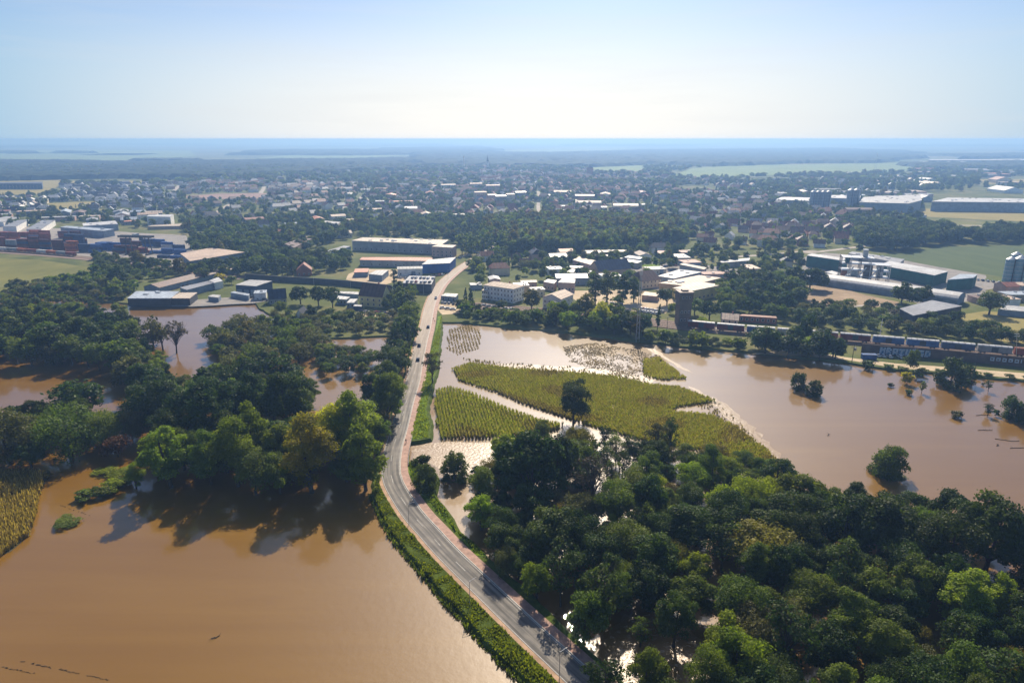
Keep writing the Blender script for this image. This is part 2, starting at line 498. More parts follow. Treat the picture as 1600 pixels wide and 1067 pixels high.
SHORE = [(-900,500),(-300,470),(0,464),(60,463),(130,468),(180,472),(205,474),(265,475),(330,472),(372,468),(398,472),(405,482),(425,492),(450,506),(470,520),(500,528),
         (540,527),(575,525),(620,524),(650,516),(690,503),(720,503),(760,507),(830,513),(900,520),(960,527),(1010,534),(1080,542),(1160,548),(1240,556),(1320,565),(1400,577),
         (1500,584),(1600,594),(1800,615),(2500,690)]
sh = rough(GP(SHORE, GZ), 5, 1.0, 3, closed=False)
sh = [p for i, p in enumerate(sh) if i == 0 or p[0] > max(q[0] for q in sh[:i]) + .4]
rows = [900, 1400, 2400, 4500, 9000, 20000, 50000, 120000]
vs, fs = [], []
n = len(sh)
vs += [(p[0], p[1]-2.2, -1.2) for p in sh]
vs += [(p[0], p[1], GZ) for p in sh]
for Y in rows: vs += [(p[0]*Y/550, Y, GZ) for p in sh]
for r in range(len(rows)+1):
    for i in range(n-1):
        a = r*n+i; fs.append((a, a+1, a+n+1, a+n))
gm = MB().add(vs, fs)
tag(gm.build('ground', M_LAND), kind='structure')

# causeway that carries the road through the flood
LEFT = [(905,1140),(835,1067),(800,1035),(780,1017),(750,985),(725,955),(700,932),(675,900),(632,852),(610,822),(594,790),(584,768),(586,740),(590,712),(600,682),(611,652),(621,615),(634,580),(640,550),(646,522),(650,490)]
RIGHT = [(690,490),(690,505),(688,530),(685,560),(682,582),(676,600),(672,620),(668,640),(674,662),(672,684),(655,688),(636,690),(634,702),(634,716),(640,721),(668,726),(683,745),(678,770),(690,786),(705,806),(716,828),(742,850),(790,893),(832,928),(882,978),(940,1031),(975,1066),(1040,1140)]
EZ = 1.3
sheet('causeway', rough(GP(LEFT+RIGHT, EZ), 3, .45, 5), EZ, M_WEED, 2.2, 1.6)

CEN = [(972,1125),(911,1065),(863,1020),(825,985),(759,922),(700,865),(670,832),(642,800),(614.5,755),(610.5,730),(614.5,700),(624,668),(634,630),(644.5,597),(650,570),(658,535),(664.5,511),(671,480),(679,460),(691,442),(710,425),(729,412),(745,402),(770,392)]
road = smooth_line(GP(CEN, EZ), 4.0)
RW = 3.2
ribbon('road', road, -RW, RW, EZ+.03, M_ASPH)
ribbon('shoulder', road, -RW-1.1, -RW-.02, EZ+.02, M_SHOULDER)
ribbon('kerb', road, RW+.02, RW+.24, EZ+.14, M_KERB, .14)
ribbon('cycle_path', road, RW+.25, RW+2.7, EZ+.13, M_PATH, .13)
ribbon('road_edge_line', road, -RW+.18, -RW+.32, EZ+.036, M_PAINT)
ribbon('road_edge_line', road, RW-.34, RW-.20, EZ+.036, M_PAINT)
nnr = normals(road)
cdl = MB(); acc = 0
for i in range(len(road)-1):
    acc += math.dist(road[i], road[i+1])
    if i % 3 == 0 and acc > 60:
        (x0,y0),(x1,y1) = road[i], road[i+1]; nx, ny = nnr[i]
        cdl.add([(x0-nx*.06,y0-ny*.06,EZ+.036),(x0+nx*.06,y0+ny*.06,EZ+.036),(x1+nx*.06,y1+ny*.06,EZ+.036),(x1-nx*.06,y1-ny*.06,EZ+.036)], [(0,1,2,3)])
tag(cdl.build('road_centre_line', M_PAINT), kind='structure')
def along(px, py):                         # nearest point of the road and its heading
    x, y = G(px, py, EZ)
    i = min(range(1, len(road)-1), key=lambda k: (road[k][0]-x)**2+(road[k][1]-y)**2)
    a, b = road[i-1], road[i+1]
    return i, math.atan2(b[1]-a[1], b[0]-a[0])

# verge grass: bright strip on the right of the path
sheet('grass_verge', rough(GP([(690,492),(688,520),(684,556),(679,584),(673,603),(669,622),(665,640),(671,662),(668,682),(655,686),(640,686),(648,655),(656,625),(660,600),(669,570),(676,540),(682,515),(684,495)], EZ), 3, .3, 8), EZ+.06, M_GRASS)
sheet('grass_verge', rough(GP([(638,723),(660,728),(678,746),(674,770),(687,788),(702,808),(713,830),(738,850),(762,870),(745,868),(718,838),(690,808),(664,778),(645,752),(637,735)], EZ), 3, .3, 9), EZ+.06, M_GRASS)
sheet('grass_verge', rough(GP([(930,1030),(966,1064),(1020,1120),(985,1105),(960,1072),(935,1045)], EZ), 3, .3, 9), EZ+.06, M_GRASS)

# verge weeds: stuff, thousands of upright blades along the left bank and short ones on the right
def blades(name, poly, z, count, h, w, mats, seed, stuff='stuff'):
    rr = np.random.RandomState(seed)
    P = np.array(poly); lo, hi = P.min(0), P.max(0)
    pts = rr.rand(count*6, 2)*(hi-lo)+lo
    pts = pts[inpoly(poly, pts[:,0], pts[:,1])][:count]
    k = len(pts); ang = rr.rand(k)*6.283; cl = np.sin(pts[:,0]*.55+np.sin(pts[:,1]*.31)*2)*np.sin(pts[:,1]*.47+np.sin(pts[:,0]*.23)*2); hh = h*(.35+rr.rand(k)*.75)*(1+.75*cl); ww = w*(.6+rr.rand(k)*.8)
    dx, dy = np.cos(ang)*ww, np.sin(ang)*ww; lx, ly = (rr.rand(2, k)-.5)*h*.7
    V = np.zeros((k, 4, 3))
    V[:,0] = np.c_[pts[:,0]-dx, pts[:,1]-dy, np.full(k, z-.1)]; V[:,1] = np.c_[pts[:,0]+dx, pts[:,1]+dy, np.full(k, z-.1)]
    V[:,2] = np.c_[pts[:,0]+lx+dx*.5, pts[:,1]+ly+dy*.5, z+hh]; V[:,3] = np.c_[pts[:,0]+lx-dx*.5, pts[:,1]+ly-dy*.5, z+hh*.92]
    me = bpy.data.meshes.new(name)
    me.from_pydata(V.reshape(-1,3).tolist(), [], np.arange(k*4).reshape(-1,4).tolist())
    for m in mats: me.materials.append(m)
    me.polygons.foreach_set('material_index', rr.randint(0, len(mats), k))
    at = me.attributes.new('tint', 'FLOAT', 'FACE'); at.data.foreach_set('value', rr.rand(k))
    o = link(name, me); o['kind'] = 'stuff'
    return o
Lw = GP(LEFT, EZ); i0 = [i for i in range(len(road))]
roadL = [(p[0]-q[0]*(RW+1.2), p[1]-q[1]*(RW+1.2)) for p, q in zip(road, nnr)]
nb = [p for p in roadL if p[1] < G(600,742,EZ)[1]]
lb = [p for p in Lw if p[1] < G(586,742,EZ)[1]]
ln_ = normals(lb); so = 1 if (ln_[5][0] < 0) else -1
poly_weeds = [(p[0]+so*q[0]*.5, p[1]+so*q[1]*.5) for p, q in zip(lb, ln_)] + nb[::-1]
edge_ = [(p[0]+so*q[0]*1.9, p[1]+so*q[1]*1.9) for p, q in zip(lb, ln_)] + [(p[0]-so*q[0]*.4, p[1]-so*q[1]*.4) for p, q in zip(lb, ln_)][::-1]
blades('bank_weeds', edge_, .15, 9000, .9, .22, [LEAF['mid'][0], LEAF['light'][0], LEAF['mid'][0]], 41)
blades('verge_weeds', poly_weeds, EZ-.1, 17000, .62, .24, [LEAF['mid'][0], LEAF['light'][0], LEAF['light'][0]], 4)
nb2 = [p for p in roadL if G(600,742,EZ)[1] < p[1] < G(650,500,EZ)[1]]
lb2 = [p for p in Lw if G(586,742,EZ)[1] < p[1] < G(650,500,EZ)[1]]
blades('roadside_weeds', lb2 + nb2[::-1], EZ, 2500, .9, .3, [LEAF['mid'][0], LEAF['light'][0]], 5)
blades('verge_grass_tufts', GP([(690,492),(688,520),(684,556),(673,603),(665,640),(671,662),(668,684),(640,686),(650,650),(660,602),(676,540)], EZ), EZ+.05, 3500, .55, .25, [LEAF['light'][0]], 6)
blades('verge_grass_tufts', GP([(638,723),(660,728),(680,746),(676,770),(689,788),(704,808),(714,830),(740,850),(760,868),(745,866),(718,836),(690,806),(664,776),(645,750)], EZ), EZ+.05, 3500, .6, .22, [LEAF['light'][0], LEAF['mid'][0]], 7)

# churned water where the river spills beside the bridge, and along the drowned maize edge
sheet('churned_water', rough(GP([(642,696),(700,690),(760,692),(815,680),(850,672),(835,700),(780,715),(760,745),(735,735),(715,755),(690,735),(668,722),(645,718)], 0), 3, .8, 11), .02, M_RAPID)
sheet('churned_water', rough(GP([(1075,603),(1120,622),(1180,668),(1222,715),(1228,738),(1190,706),(1145,664),(1108,628)], 0), 3, 1.6, 12), .02, M_RAPID)
sheet('churned_water', rough(GP([(740,572),(800,568),(900,574),(960,579),(1030,592),(1020,600),(900,586),(800,577)], 0), 3, 1.6, 17), .02, M_RAPID)
sheet('churned_water', rough(GP([(1006,540),(1022,545),(1062,570),(1090,586),(1058,573),(1022,552)], 0), 4, 1.0, 13), .02, M_RAPID)
sheet('churned_water', rough(GP([(935,1005),(975,960),(1035,962),(1110,1005),(1130,1070),(1140,1130),(985,1130),(950,1050)], 0), 3, .8, 15), .02, M_RAPID)
sheet('churned_water', rough(GP([(1240,770),(1275,762),(1290,790),(1260,805)], 0), 3, .8, 16), .02, M_RAPID)
sheet('churned_water', rough(GP([(760,985),(790,1018),(840,1062),(870,1100),(840,1100),(800,1060),(765,1015)], 0), 3, 1.2, 18), .015, M_RAPID)

# maize standing in the flood: rows of leafy stalks, uncountable
def maize(name, polypx, az, spacing, gap, h, keep, mats, seed, wob=0.0, base=0.0, cl=.45):
    poly = GP(polypx, 0)
    rr = np.random.RandomState(seed)
    d = np.array([math.sin(R(az)), math.cos(R(az))]); e = np.array([d[1], -d[0]])
    P = np.array(poly); a = P@d; c = P@e
    pts = []
    for cc in np.arange(c.min(), c.max(), spacing):
        t = np.arange(a.min(), a.max(), gap)
        p = np.outer(t, d)+cc*e+(rr.rand(len(t), 2)-.5)*.35*spacing
        if wob: p = p+np.outer(np.sin(t/9.)*wob, e)
        pts.append(p)
    pts = np.concatenate(pts)
    pts = pts[inpoly(poly, pts[:,0], pts[:,1])]
    nz = np.sin(pts[:,0]*.21+np.sin(pts[:,1]*.13)*2)*np.sin(pts[:,1]*.17+np.sin(pts[:,0]*.09)*2)
    pts = pts[(nz*.5+.5)*cl+rr.rand(len(pts))*(1-cl) < keep]
    k = len(pts); V, T, MI = [], [], []
    for q in range(4):
        ang = rr.rand(k)*6.283; hh = h*(.62+rr.rand(k)*.5); w = .16+rr.rand(k)*.16; ln = .35+rr.rand(k)*.5
        if q == 3: hh = h*(1.0+rr.rand(k)*.25); w = w*.6; ln = ln*.3
        dx, dy = np.cos(ang), np.sin(ang)
        z0 = np.full(k, base-.1) if q < 2 else hh*.45
        W = np.zeros((k,4,3))
        W[:,0] = np.c_[pts[:,0]+dy*w, pts[:,1]-dx*w, z0]; W[:,1] = np.c_[pts[:,0]-dy*w, pts[:,1]+dx*w, z0]
        W[:,2] = np.c_[pts[:,0]+dx*ln-dy*w*.6, pts[:,1]+dy*ln+dx*w*.6, hh]; W[:,3] = np.c_[pts[:,0]+dx*ln+dy*w*.6, pts[:,1]+dy*ln-dx*w*.6, hh*.95]
        V.append(W); T.append(rr.rand(k)); n2 = np.sin(pts[:,0]*.11+np.sin(pts[:,1]*.07)*2.2+seed)*np.sin(pts[:,1]*.13+np.sin(pts[:,0]*.05)*2); MI.append(np.full(k, len(mats)-1) if q == 3 else np.where((n2+rr.rand(k)*.5 > .78) & (len(mats) > 2), 1, 0))
    V = np.concatenate(V); n = len(V)
    me = bpy.data.meshes.new(name)
    me.from_pydata(V.reshape(-1,3).tolist(), [], np.arange(n*4).reshape(-1,4).tolist())
    for m in mats: me.materials.append(m)
    me.polygons.foreach_set('material_index', np.concatenate(MI).astype(int))
    at = me.attributes.new('tint', 'FLOAT', 'FACE'); at.data.foreach_set('value', np.concatenate(T))
    o = link(name, me); o['kind'] = 'stuff'
    return o
MZ = leafmat('maize_leaves', (.19,.205,.012), (.36,.355,.022), .48)
MT = leafmat('maize_tassels', (.28,.22,.05), (.42,.33,.1), .35)
MD = leafmat('withered_maize', (.15,.12,.025), (.28,.22,.05), .35)
FA = [(680,614),(702,608),(735,616),(790,640),(838,657),(880,666),(870,672),(795,684),(745,686),(690,686),(682,664)]
FB = [(706,578),(735,569),(800,577),(880,582),(960,590),(1020,603),(1060,606),(1118,628),(1060,636),(1048,644),(1110,650),(1150,668),(1195,702),(1226,733),(1190,735),(1130,712),(1080,702),(1010,690),(960,676),(915,664),(880,652),(820,632),(765,610),(718,595)]
maize('maize_field', FA, -10, 1.3, .42, 1.9, .93, [MZ, MD, MT], 21)
maize('maize_field', FB, -14, 1.2, .40, 1.5, .82, [MZ, MD, MT], 22, cl=.55)
maize('drowned_maize', [(700,515),(735,508),(752,520),(748,545),(715,555),(698,545)], -8, 1.7, .42, .38, .55, [MD, MT], 23, cl=.35)
maize('drowned_maize', [(880,542),(930,536),(985,545),(1030,556),(1072,592),(1040,595),(980,592),(920,575),(890,565)], -12, 1.0, .45, .34, .36, [MD, MT, MT], 24, cl=.35)
maize('drowned_maize', [(1005,562),(1030,560),(1073,592),(1035,594),(1005,588)], -12, 1.3, .5, 1.4, .75, [MZ, MT], 25)
maize('drowned_maize', [(720,560),(800,568),(900,574),(1000,592),(1120,625),(1228,735),(1195,700),(1100,640),(1000,602),(880,582),(760,572)], -12, 1.4, .6, .7, .34, [MD, MT], 26, cl=.3)
maize('maize_field', [(1180,735),(1225,738),(1262,752),(1250,764),(1200,752)], -12, 1.5, .5, 2.2, .9, [MZ, MT], 27)
maize('maize_field', [(-60,740),(0,742),(40,738),(74,744),(66,765),(58,800),(48,838),(20,862),(-10,880),(-80,905)], 4, 1.5, .5, 2.2, .95, [MD, MT], 28, wob=1.2)
sheet('field_mud', rough(GP([(-160,745),(0,744),(40,741),(72,747),(62,770),(54,802),(44,838),(16,862),(-30,880),(-160,930)], 0), 3, .3, 30), .05, plain('dark_mud', (.05,.045,.02), .9))

# ------------------------------------------------------------------ fields, yards and streets on the dry land
def patch(name, px, mat, dz, amp=1.0, step=12): return sheet(name, rough(GP(px, GZ), step, amp, len(px)+int(px[0][0])), GZ+dz, mat)
patch('meadow', [(-200,412),(0,404),(60,406),(135,417),(150,428),(120,436),(60,440),(40,450),(0,456),(-200,465)], M_FIELD, .06)
patch('crop_field', [(1375,400),(1400,396),(1480,386),(1700,382),(1720,445),(1600,443),(1560,432),(1470,418),(1420,408)], M_FIELDG, .06)
patch('crop_field', [(1545,440),(1640,445),(1700,470),(1600,460),(1555,452)], M_FIELD, .06)
patch('stubble_field', [(1422,330),(1440,326),(1600,334),(1700,338),(1700,346),(1590,346),(1450,339)], M_FIELDY, .1)
patch('crop_field', [(1440,343),(1560,348),(1540,358),(1450,352)], M_FIELD, .1)
patch('stubble_field', [(1530,281),(1700,279),(1700,288),(1540,288)], M_FIELDY, .3)
patch('bare_lot', [(1245,448),(1300,444),(1355,462),(1405,472),(1398,482),(1330,478),(1300,486),(1258,470)], M_SOIL, .06)
patch('scrub_lot', [(1490,492),(1540,486),(1700,500),(1700,540),(1580,536),(1500,520)], M_FIELDY, .06)
patch('gravel_track', [(1500,452),(1540,438),(1575,442),(1600,444),(1600,449),(1560,449),(1525,458),(1505,466)], M_YARD, .1)
patch('sandy_yard', [(545,428),(562,420),(640,422),(655,428),(640,440),(618,440),(600,446),(560,441),(540,437)], M_SAND, .06)
patch('sandy_yard', [(560,486),(600,486),(636,490),(636,496),(560,494)], M_SAND, .06)
patch('sandy_yard', [(680,476),(715,472),(735,480),(718,490),(690,492)], M_SAND, .07)
patch('paved_yard', [(205,478),(225,474),(400,462),(420,470),(395,474),(300,479)], M_YARD, .03)
patch('riverside_lane', [(1175,553),(1245,545),(1320,558),(1400,568),(1500,575),(1600,583),(1800,604),(1800,618),(1600,592),(1500,583),(1400,575),(1320,562),(1240,556)], M_SAND, .07, .4)
patch('paved_yard', [(880,455),(1000,452),(1060,470),(1040,490),(985,486),(900,470)], M_SAND, .05)
patch('paved_yard', [(870,418),(930,412),(1060,408),(1180,425),(1180,450),(1060,460),(960,440),(880,432)], M_YARD, .04)
patch('green_plot', [(1000,413),(1030,412),(1032,419),(1008,421)], M_GRASS, .1)
patch('container_yard', [(-250,360),(0,352),(150,360),(290,368),(305,395),(290,425),(180,405),(0,388),(-250,385)], M_YARD, .04)
patch('factory_yard', [(1250,404),(1290,395),(1400,405),(1540,430),(1540,470),(1440,475),(1330,450),(1255,430)], M_YARD, .04)
patch('estate_field', [(-100,276),(0,277),(95,280),(100,286),(70,304),(-100,306)], M_FIELDY, .3)
patch('estate_field', [(95,283),(235,283),(240,287),(90,288)], M_FIELDY, .3)
patch('estate_field', [(283,307),(340,303),(400,302),(445,303),(400,311),(300,312)], plain('ploughed_soil', (.24,.15,.12), .9, .2, .02), .2)
patch('estate_field', [(75,318),(150,315),(150,324),(110,330),(75,328)], M_FIELDY, .2)
patch('far_field', [(-300,240),(0,236),(120,234),(300,236),(305,245),(240,252),(60,251),(-300,253)], M_FIELDP, 1.5, 8, 200)
patch('far_field', [(400,247),(460,243),(640,239),(680,240),(600,246),(480,250)], M_FIELDP, 1.5, 8, 200)
patch('far_field', [(925,262),(1005,259),(1000,270),(930,269)], M_FIELDP, 1, 5, 80)
patch('far_field', [(1045,276),(1080,264),(1150,259),(1420,255),(1425,268),(1230,274),(1080,278)], M_FIELDP, 1, 5, 80)
patch('far_field', [(780,236),(900,230),(1000,231),(960,236),(820,240)], M_FIELDP, 2, 8, 200)
patch('far_field', [(1420,226),(1700,222),(1700,227),(1500,231)], M_FIELDP, 2, 8, 300)
STREETS = [([(841,299),(842,308),(842,313)], 6), ([(841.5,317),(841,325),(845,339)], 6), ([(560,318),(566,308),(578,300),(585,290)], 10), ([(1022,324),(1040,334),(1062,344),(1086,362)], 9),
           ([(215,311),(262,306),(270,300),(280,290)], 9), ([(333,340),(345,328),(360,319)], 9), ([(265,356),(300,350),(400,338),(470,335)], 7), ([(1260,396),(1310,390),(1370,383),(1420,385)], 7),
           ([(1425,352),(1480,352),(1560,354),(1600,360)], 9), ([(1510,365),(1540,358),(1575,352)], 9), ([(745,402),(770,385),(800,365),(830,345),(846,335)], 7), ([(1275,392),(1200,398),(1140,402)], 8),
           ([(405,305),(410,298),(413,292)], 9), ([(1320,480),(1370,476),(1410,480)], 4), ([(1430,460),(1500,452)], 6)]
for pts, w in STREETS: ribbon('street', smooth_line(GP(pts, GZ), 15), -w/2, w/2, GZ+.14, M_STREET)
# ------------------------------------------------------------------ trees: crowns of leaf clumps on forked trunks
def crown_mesh(name, seed, H, W, base, lobes, leaves, size, shape='round', lobe_r=.34, droop=0.0):
    rr = np.random.RandomState(seed)
    cz, rz, rx = H*(1+base)/2, H*(1-base)/2, W/2
    C = []
    for i in range(lobes):
        for _ in range(40):
            d = rr.randn(3); d /= np.linalg.norm(d)
            r = .35+.5*rr.rand()**.6
            if shape == 'round' and d[2] < -.8: continue
            w = 1.0
            if shape == 'tall': w = .62+.38*math.sin(math.pi*min(1, max(0, .5+d[2]*r*.5)))
            if shape == 'cone': w = max(.12, .92-.95*(d[2]*r*.5+.5))*1.25
            if shape == 'dome': w = 1.0 if d[2] < 0 else .95
            c = np.array([d[0]*r*rx*w, d[1]*r*rx*w, d[2]*r*rz+cz])
            if all(np.linalg.norm((c-k)/np.array([1,1,1.0])) > lobe_r*rx*.45 for k, *_ in C): break
        C.append((c, lobe_r*rx*(.62+.65*rr.rand())*(max(.35, w) if shape == 'cone' else 1), rr.rand()))
    per = leaves//lobes
    V, T = [], []
    wts = np.array([c[1]**2 for c in C]); wts /= wts.sum()
    for (c, lr, t), wt in zip(C, wts):
        k = max(8, int(leaves*wt))
        d = rr.randn(k, 3); d /= np.linalg.norm(d, axis=1)[:, None]
        d[:,2] = np.where(d[:,2] < -.35, -d[:,2]*.6, d[:,2])
        rad = lr*(.66+.40*rr.rand(k)+.45*rr.rand(k)**7)
        p = c+d*rad[:,None]*np.array([1, 1, .85])
        if droop: p[:,2] -= droop*rr.rand(k)**2*lr
        nrm = d*.75+rr.randn(k,3)*.55+np.array([0,0,.25]); nrm /= np.linalg.norm(nrm, axis=1)[:,None]
        a = np.cross(nrm, rr.randn(k,3)); a /= np.linalg.norm(a, axis=1)[:,None]
        b = np.cross(nrm, a)
        s = size*(.6+.8*rr.rand(k))[:,None]
        Q = np.stack([p-a*s*.75, p+b*s*.42-a*s*.05, p+a*s*.75, p-b*s*.42+a*s*.05], 1)
        V.append(Q); T.append(np.clip(t*.65+rr.rand(k)*.35, 0, 1))
    V = np.concatenate(V); T = np.concatenate(T); k = len(V)
    V[:,:,2] = np.maximum(V[:,:,2], .1)
    me = bpy.data.meshes.new(name)
    me.vertices.add(k*4); me.vertices.foreach_set('co', V.reshape(-1))
    me.loops.add(k*4); me.loops.foreach_set('vertex_index', np.arange(k*4, dtype=np.int32))
    me.polygons.add(k); me.polygons.foreach_set('loop_start', np.arange(0, k*4, 4, dtype=np.int32))
    me.materials.append(LEAF['mid'][0])
    at = me.attributes.new('tint', 'FLOAT', 'FACE'); at.data.foreach_set('value', T.astype(np.float32))
    me.update(calc_edges=True)
    return me, [c for c, *_ in C]

def trunk_mesh(name, seed, H, tips, r, twigs=0):
    rr = random.Random(seed); mb = MB()
    fork = H*.28
    lean = (rr.uniform(-.04,.04)*H, rr.uniform(-.04,.04)*H)
    mb.tube((0,0,-1.2), (lean[0]*.4, lean[1]*.4, fork), r*1.25, r*.85, 7)
    mb.tube((lean[0]*.4, lean[1]*.4, fork), (lean[0], lean[1], H*.8), r*.85, r*.22, 6)
    for c in sorted(tips, key=lambda c: c[2])[:10 if not twigs else 30]:
        f = rr.uniform(.25, .6)*min(H, c[2]*1.1)
        t = f/H
        s = (lean[0]*t, lean[1]*t, max(fork*.7, min(f, c[2]*.85)))
        m = ((s[0]+c[0])/2, (s[1]+c[1])/2, (s[2]+c[2])/2+.04*H)
        mb.tube(s, m, r*.45, r*.28, 5, cap=False); mb.tube(m, tuple(c), r*.28, r*.08, 5, cap=False)
        for _ in range(twigs):
            e = (c[0]+rr.gauss(0,1)*H*.09, c[1]+rr.gauss(0,1)*H*.09, c[2]+abs(rr.gauss(0,1))*H*.1)
            mb.tube(m if rr.random() < .5 else c, e, r*.12, r*.04, 3, cap=False)
    return mb.mesh(name, bark)

# kind: list of (crown, trunk, height, width); near ones carry small leaves, far ones fewer and larger
PROTO = {}
def proto(kind, n, H, W, base, lobes, leaves, size, r, shape='round', lobe_r=.34, droop=0, twigs=0, seed=0, lod=True):
    for lodn, (lv, sz) in dict(near=(leaves, size), mid=(max(260, leaves//5), size*2.1), far=(max(110, leaves//22), size*3.8)).items():
        PROTO[(kind, lodn)] = L = []
        for i in range(n):
            q = ((1, 1, shape), (1.7, .74, shape), (.7, 1.22, shape), (1.25, .9, 'tall' if shape == 'round' else shape), (1.5, .8, shape), (.85, 1.1, shape))[i % 6]
            c, tips = crown_mesh(kind+'_crown', seed+i, H, W, base, int(lobes*q[0]), lv, sz*(.86+.07*i), q[2], lobe_r*q[1], droop)
            L.append((c, trunk_mesh(kind+'_trunk', seed+i, H, tips, r, twigs), H, W))
proto('broadleaf_tree', 6, 15, 13, .08, 26, 12500, .36, .42, seed=100)
proto('poplar_tree', 4, 25, 13, .02, 30, 13000, .44, .5, 'tall', .36, seed=200)
proto('willow_tree', 4, 10, 12, .05, 22, 10000, .32, .4, 'dome', .38, .5, seed=300)
proto('shrub', 3, 3.5, 5, .0, 12, 1500, .36, .1, 'dome', .42, seed=400)
proto('bush_tree', 3, 10, 11, -.5, 70, 13000, .34, .3, 'dome', .27, seed=450)
proto('conifer_tree', 2, 18, 7, .06, 34, 2600, .5, .3, 'cone', .3, seed=500)
proto('column_poplar', 2, 20, 4.5, .05, 16, 1800, .5, .3, 'tall', .6, seed=600)
proto('bare_tree', 3, 18, 13, .25, 22, 520, .5, .4, 'round', .34, twigs=9, seed=700)
proto('open_tree', 3, 17, 11, .18, 18, 1500, .55, .35, 'tall', .34, twigs=4, seed=800)

PL = []
def plant(kind, x, y, h, w, look, z=0.0, label=None, near=False, place=None):
    PL.append(dict(kind=kind, x=x, y=y, h=h, w=w, look=look, z=z, label=label, lm=place))
def plantp(kind, px, py, h, w, look, label=None, z=0.0, place=None):
    x, y = G(px, py, z); plant(kind, x, y, h, w, look, z, label, place=place)

def fill(polypx, dist, kinds, hr, seed, holes=(), z=0.0, wr=(.8, 1.15), tries=30):
    poly = GP(polypx, z); hs = [GP(h, z) for h in holes]
    rr = random.Random(seed)
    xs = [p[0] for p in poly]; ys = [p[1] for p in poly]
    A = (max(xs)-min(xs))*(max(ys)-min(ys)); nmax = int(A/dist**2*tries)
    N = np.random.RandomState(seed)
    pts = N.rand(nmax, 2)*np.array([max(xs)-min(xs), max(ys)-min(ys)])+np.array([min(xs), min(ys)])
    ok = inpoly(poly, pts[:,0], pts[:,1])
    for h in hs: ok &= ~inpoly(h, pts[:,0], pts[:,1])
    cell = {}
    ex = [(p['x'], p['y'], p['w']) for p in PL]
    for x, y, w in ex: cell.setdefault((int(x//dist), int(y//dist)), []).append((x, y, dist*.5+w*.33))
    for x, y in pts[ok]:
        k = (int(x//dist), int(y//dist)); good = True
        for a in (-2,-1,0,1,2):
            for b in (-2,-1,0,1,2):
                for q in cell.get((k[0]+a, k[1]+b), ()):
                    if (q[0]-x)**2+(q[1]-y)**2 < q[2]**2: good = False; break
                if not good: break
            if not good: break
        if not good: continue
        cell.setdefault(k, []).append((x, y, dist))
        r = rr.random(); acc = 0
        for kind, look, pr, hs_ in kinds:
            acc += pr
            if r <= acc: break
        h = rr.uniform(*hr)*hs_
        P = PROTO[(kind, 'near')][0]
        plant(kind, float(x), float(y), h, min(dist*1.9, max(dist*1.1, h*P[3]/P[2]))*rr.uniform(*wr), look, z)

# --- hand placed trees, left wood
for a in [
 ('poplar_tree',268,762,25,16,'light'), ('poplar_tree',372,760,26,14,'light'), ('poplar_tree',400,735,27,12,'light'), ('poplar_tree',488,770,28,17,'yellow'),
 ('poplar_tree',560,732,30,17,'light'), ('poplar_tree',572,766,24,14,'light'), ('poplar_tree',523,732,27,13,'yellow'), ('broadleaf_tree',606,662,22,13,'mid'),
 ('broadleaf_tree',325,696,29,24,'dark'), ('broadleaf_tree',245,672,23,18,'dark'), ('broadleaf_tree',400,670,24,17,'dark'), ('broadleaf_tree',452,680,25,18,'dark'),
 ('broadleaf_tree',440,745,20,13,'mid'), ('broadleaf_tree',330,757,20,12,'mid'), ('broadleaf_tree',310,745,18,11,'dark'),
 ('broadleaf_tree',128,652,17,20,'dark'), ('willow_tree',112,716,19,24,'mid'), ('willow_tree',18,725,21,22,'grey'), ('willow_tree',160,700,14,15,'mid'),
 ('shrub',185,714,7.5,10,'rust'), ('willow_tree',207,690,13,10,'grey'), ('poplar_tree',213,764,10,6.5,'light'),
 ('shrub',136,780,3,8,'mid'), ('shrub',155,774,3,8,'mid'), ('shrub',176,766,3,8,'light'), ('shrub',192,760,2.5,7,'mid'),
 ('shrub',108,815,1.2,8,'mid'), ('shrub',190,742,1.5,9,'light'), ('shrub',165,738,1.3,8,'light'), ('shrub',60,748,1.6,9,'gold'),
 ('bare_tree',255,550,21,13,'grey'), ('bare_tree',276,552,20,12,'twig'), ('willow_tree',240,540,14,12,'grey'),
 ('poplar_tree',388,540,16,9,'gold'), ('broadleaf_tree',590,640,17,12,'dark'), ('broadleaf_tree',618,655,10,7,'light'),
 ('broadleaf_tree',640,515,17,14,'mid'), ('broadleaf_tree',640,536,15,12,'dark'), ('broadleaf_tree',612,596,18,15,'dark'), ('broadleaf_tree',590,700,14,11,'mid'),
 ('poplar_tree',575,705,22,13,'light')]: plantp(*a)
# --- hand placed, right side
plantp('broadleaf_tree', 896, 661, 19, 14, 'dark', 'lone dark tree on a bare trunk between the two maize fields')
plantp('open_tree', 676, 598, 17, 9.5, 'grey', 'loose grey-green tree on the right verge of the road, beside the flooded track', z=EZ)
plantp('bush_tree', 710, 748, 11, 11.5, 'mid', 'round bush-like tree standing in the churned water near the bridge')
plantp('bush_tree', 665, 763, 9, 8.5, 'mid', 'dark green bushy tree on the grass strip beside the red cycle path', z=EZ)
plantp('shrub', 660, 727, 4, 4.5, 'dark', 'small dark bush at the tip of the grass strip by the bridge', z=EZ)
plantp('shrub', 648, 726, 2.5, 3, 'mid', 'tiny bush next to the bridge rail end', z=EZ)
plantp('bush_tree', 1391, 742, 13, 12.5, 'mid', 'olive-green bush-like tree alone in the wide flood water')
plantp('bush_tree', 1247, 607, 8.5, 8.5, 'dark', 'left tree of the dark pair alone in the flood')
plantp('bush_tree', 1270, 617, 8, 7.5, 'dark', 'right tree of the dark pair alone in the flood')
plantp('open_tree', 1026, 718, 16, 9, 'grey', 'thin olive tree at the edge of maize and grove, left of its twin')
plantp('open_tree', 1044, 714, 16, 8, 'dark', 'thin dark tree at the edge of maize and grove, right of its twin')
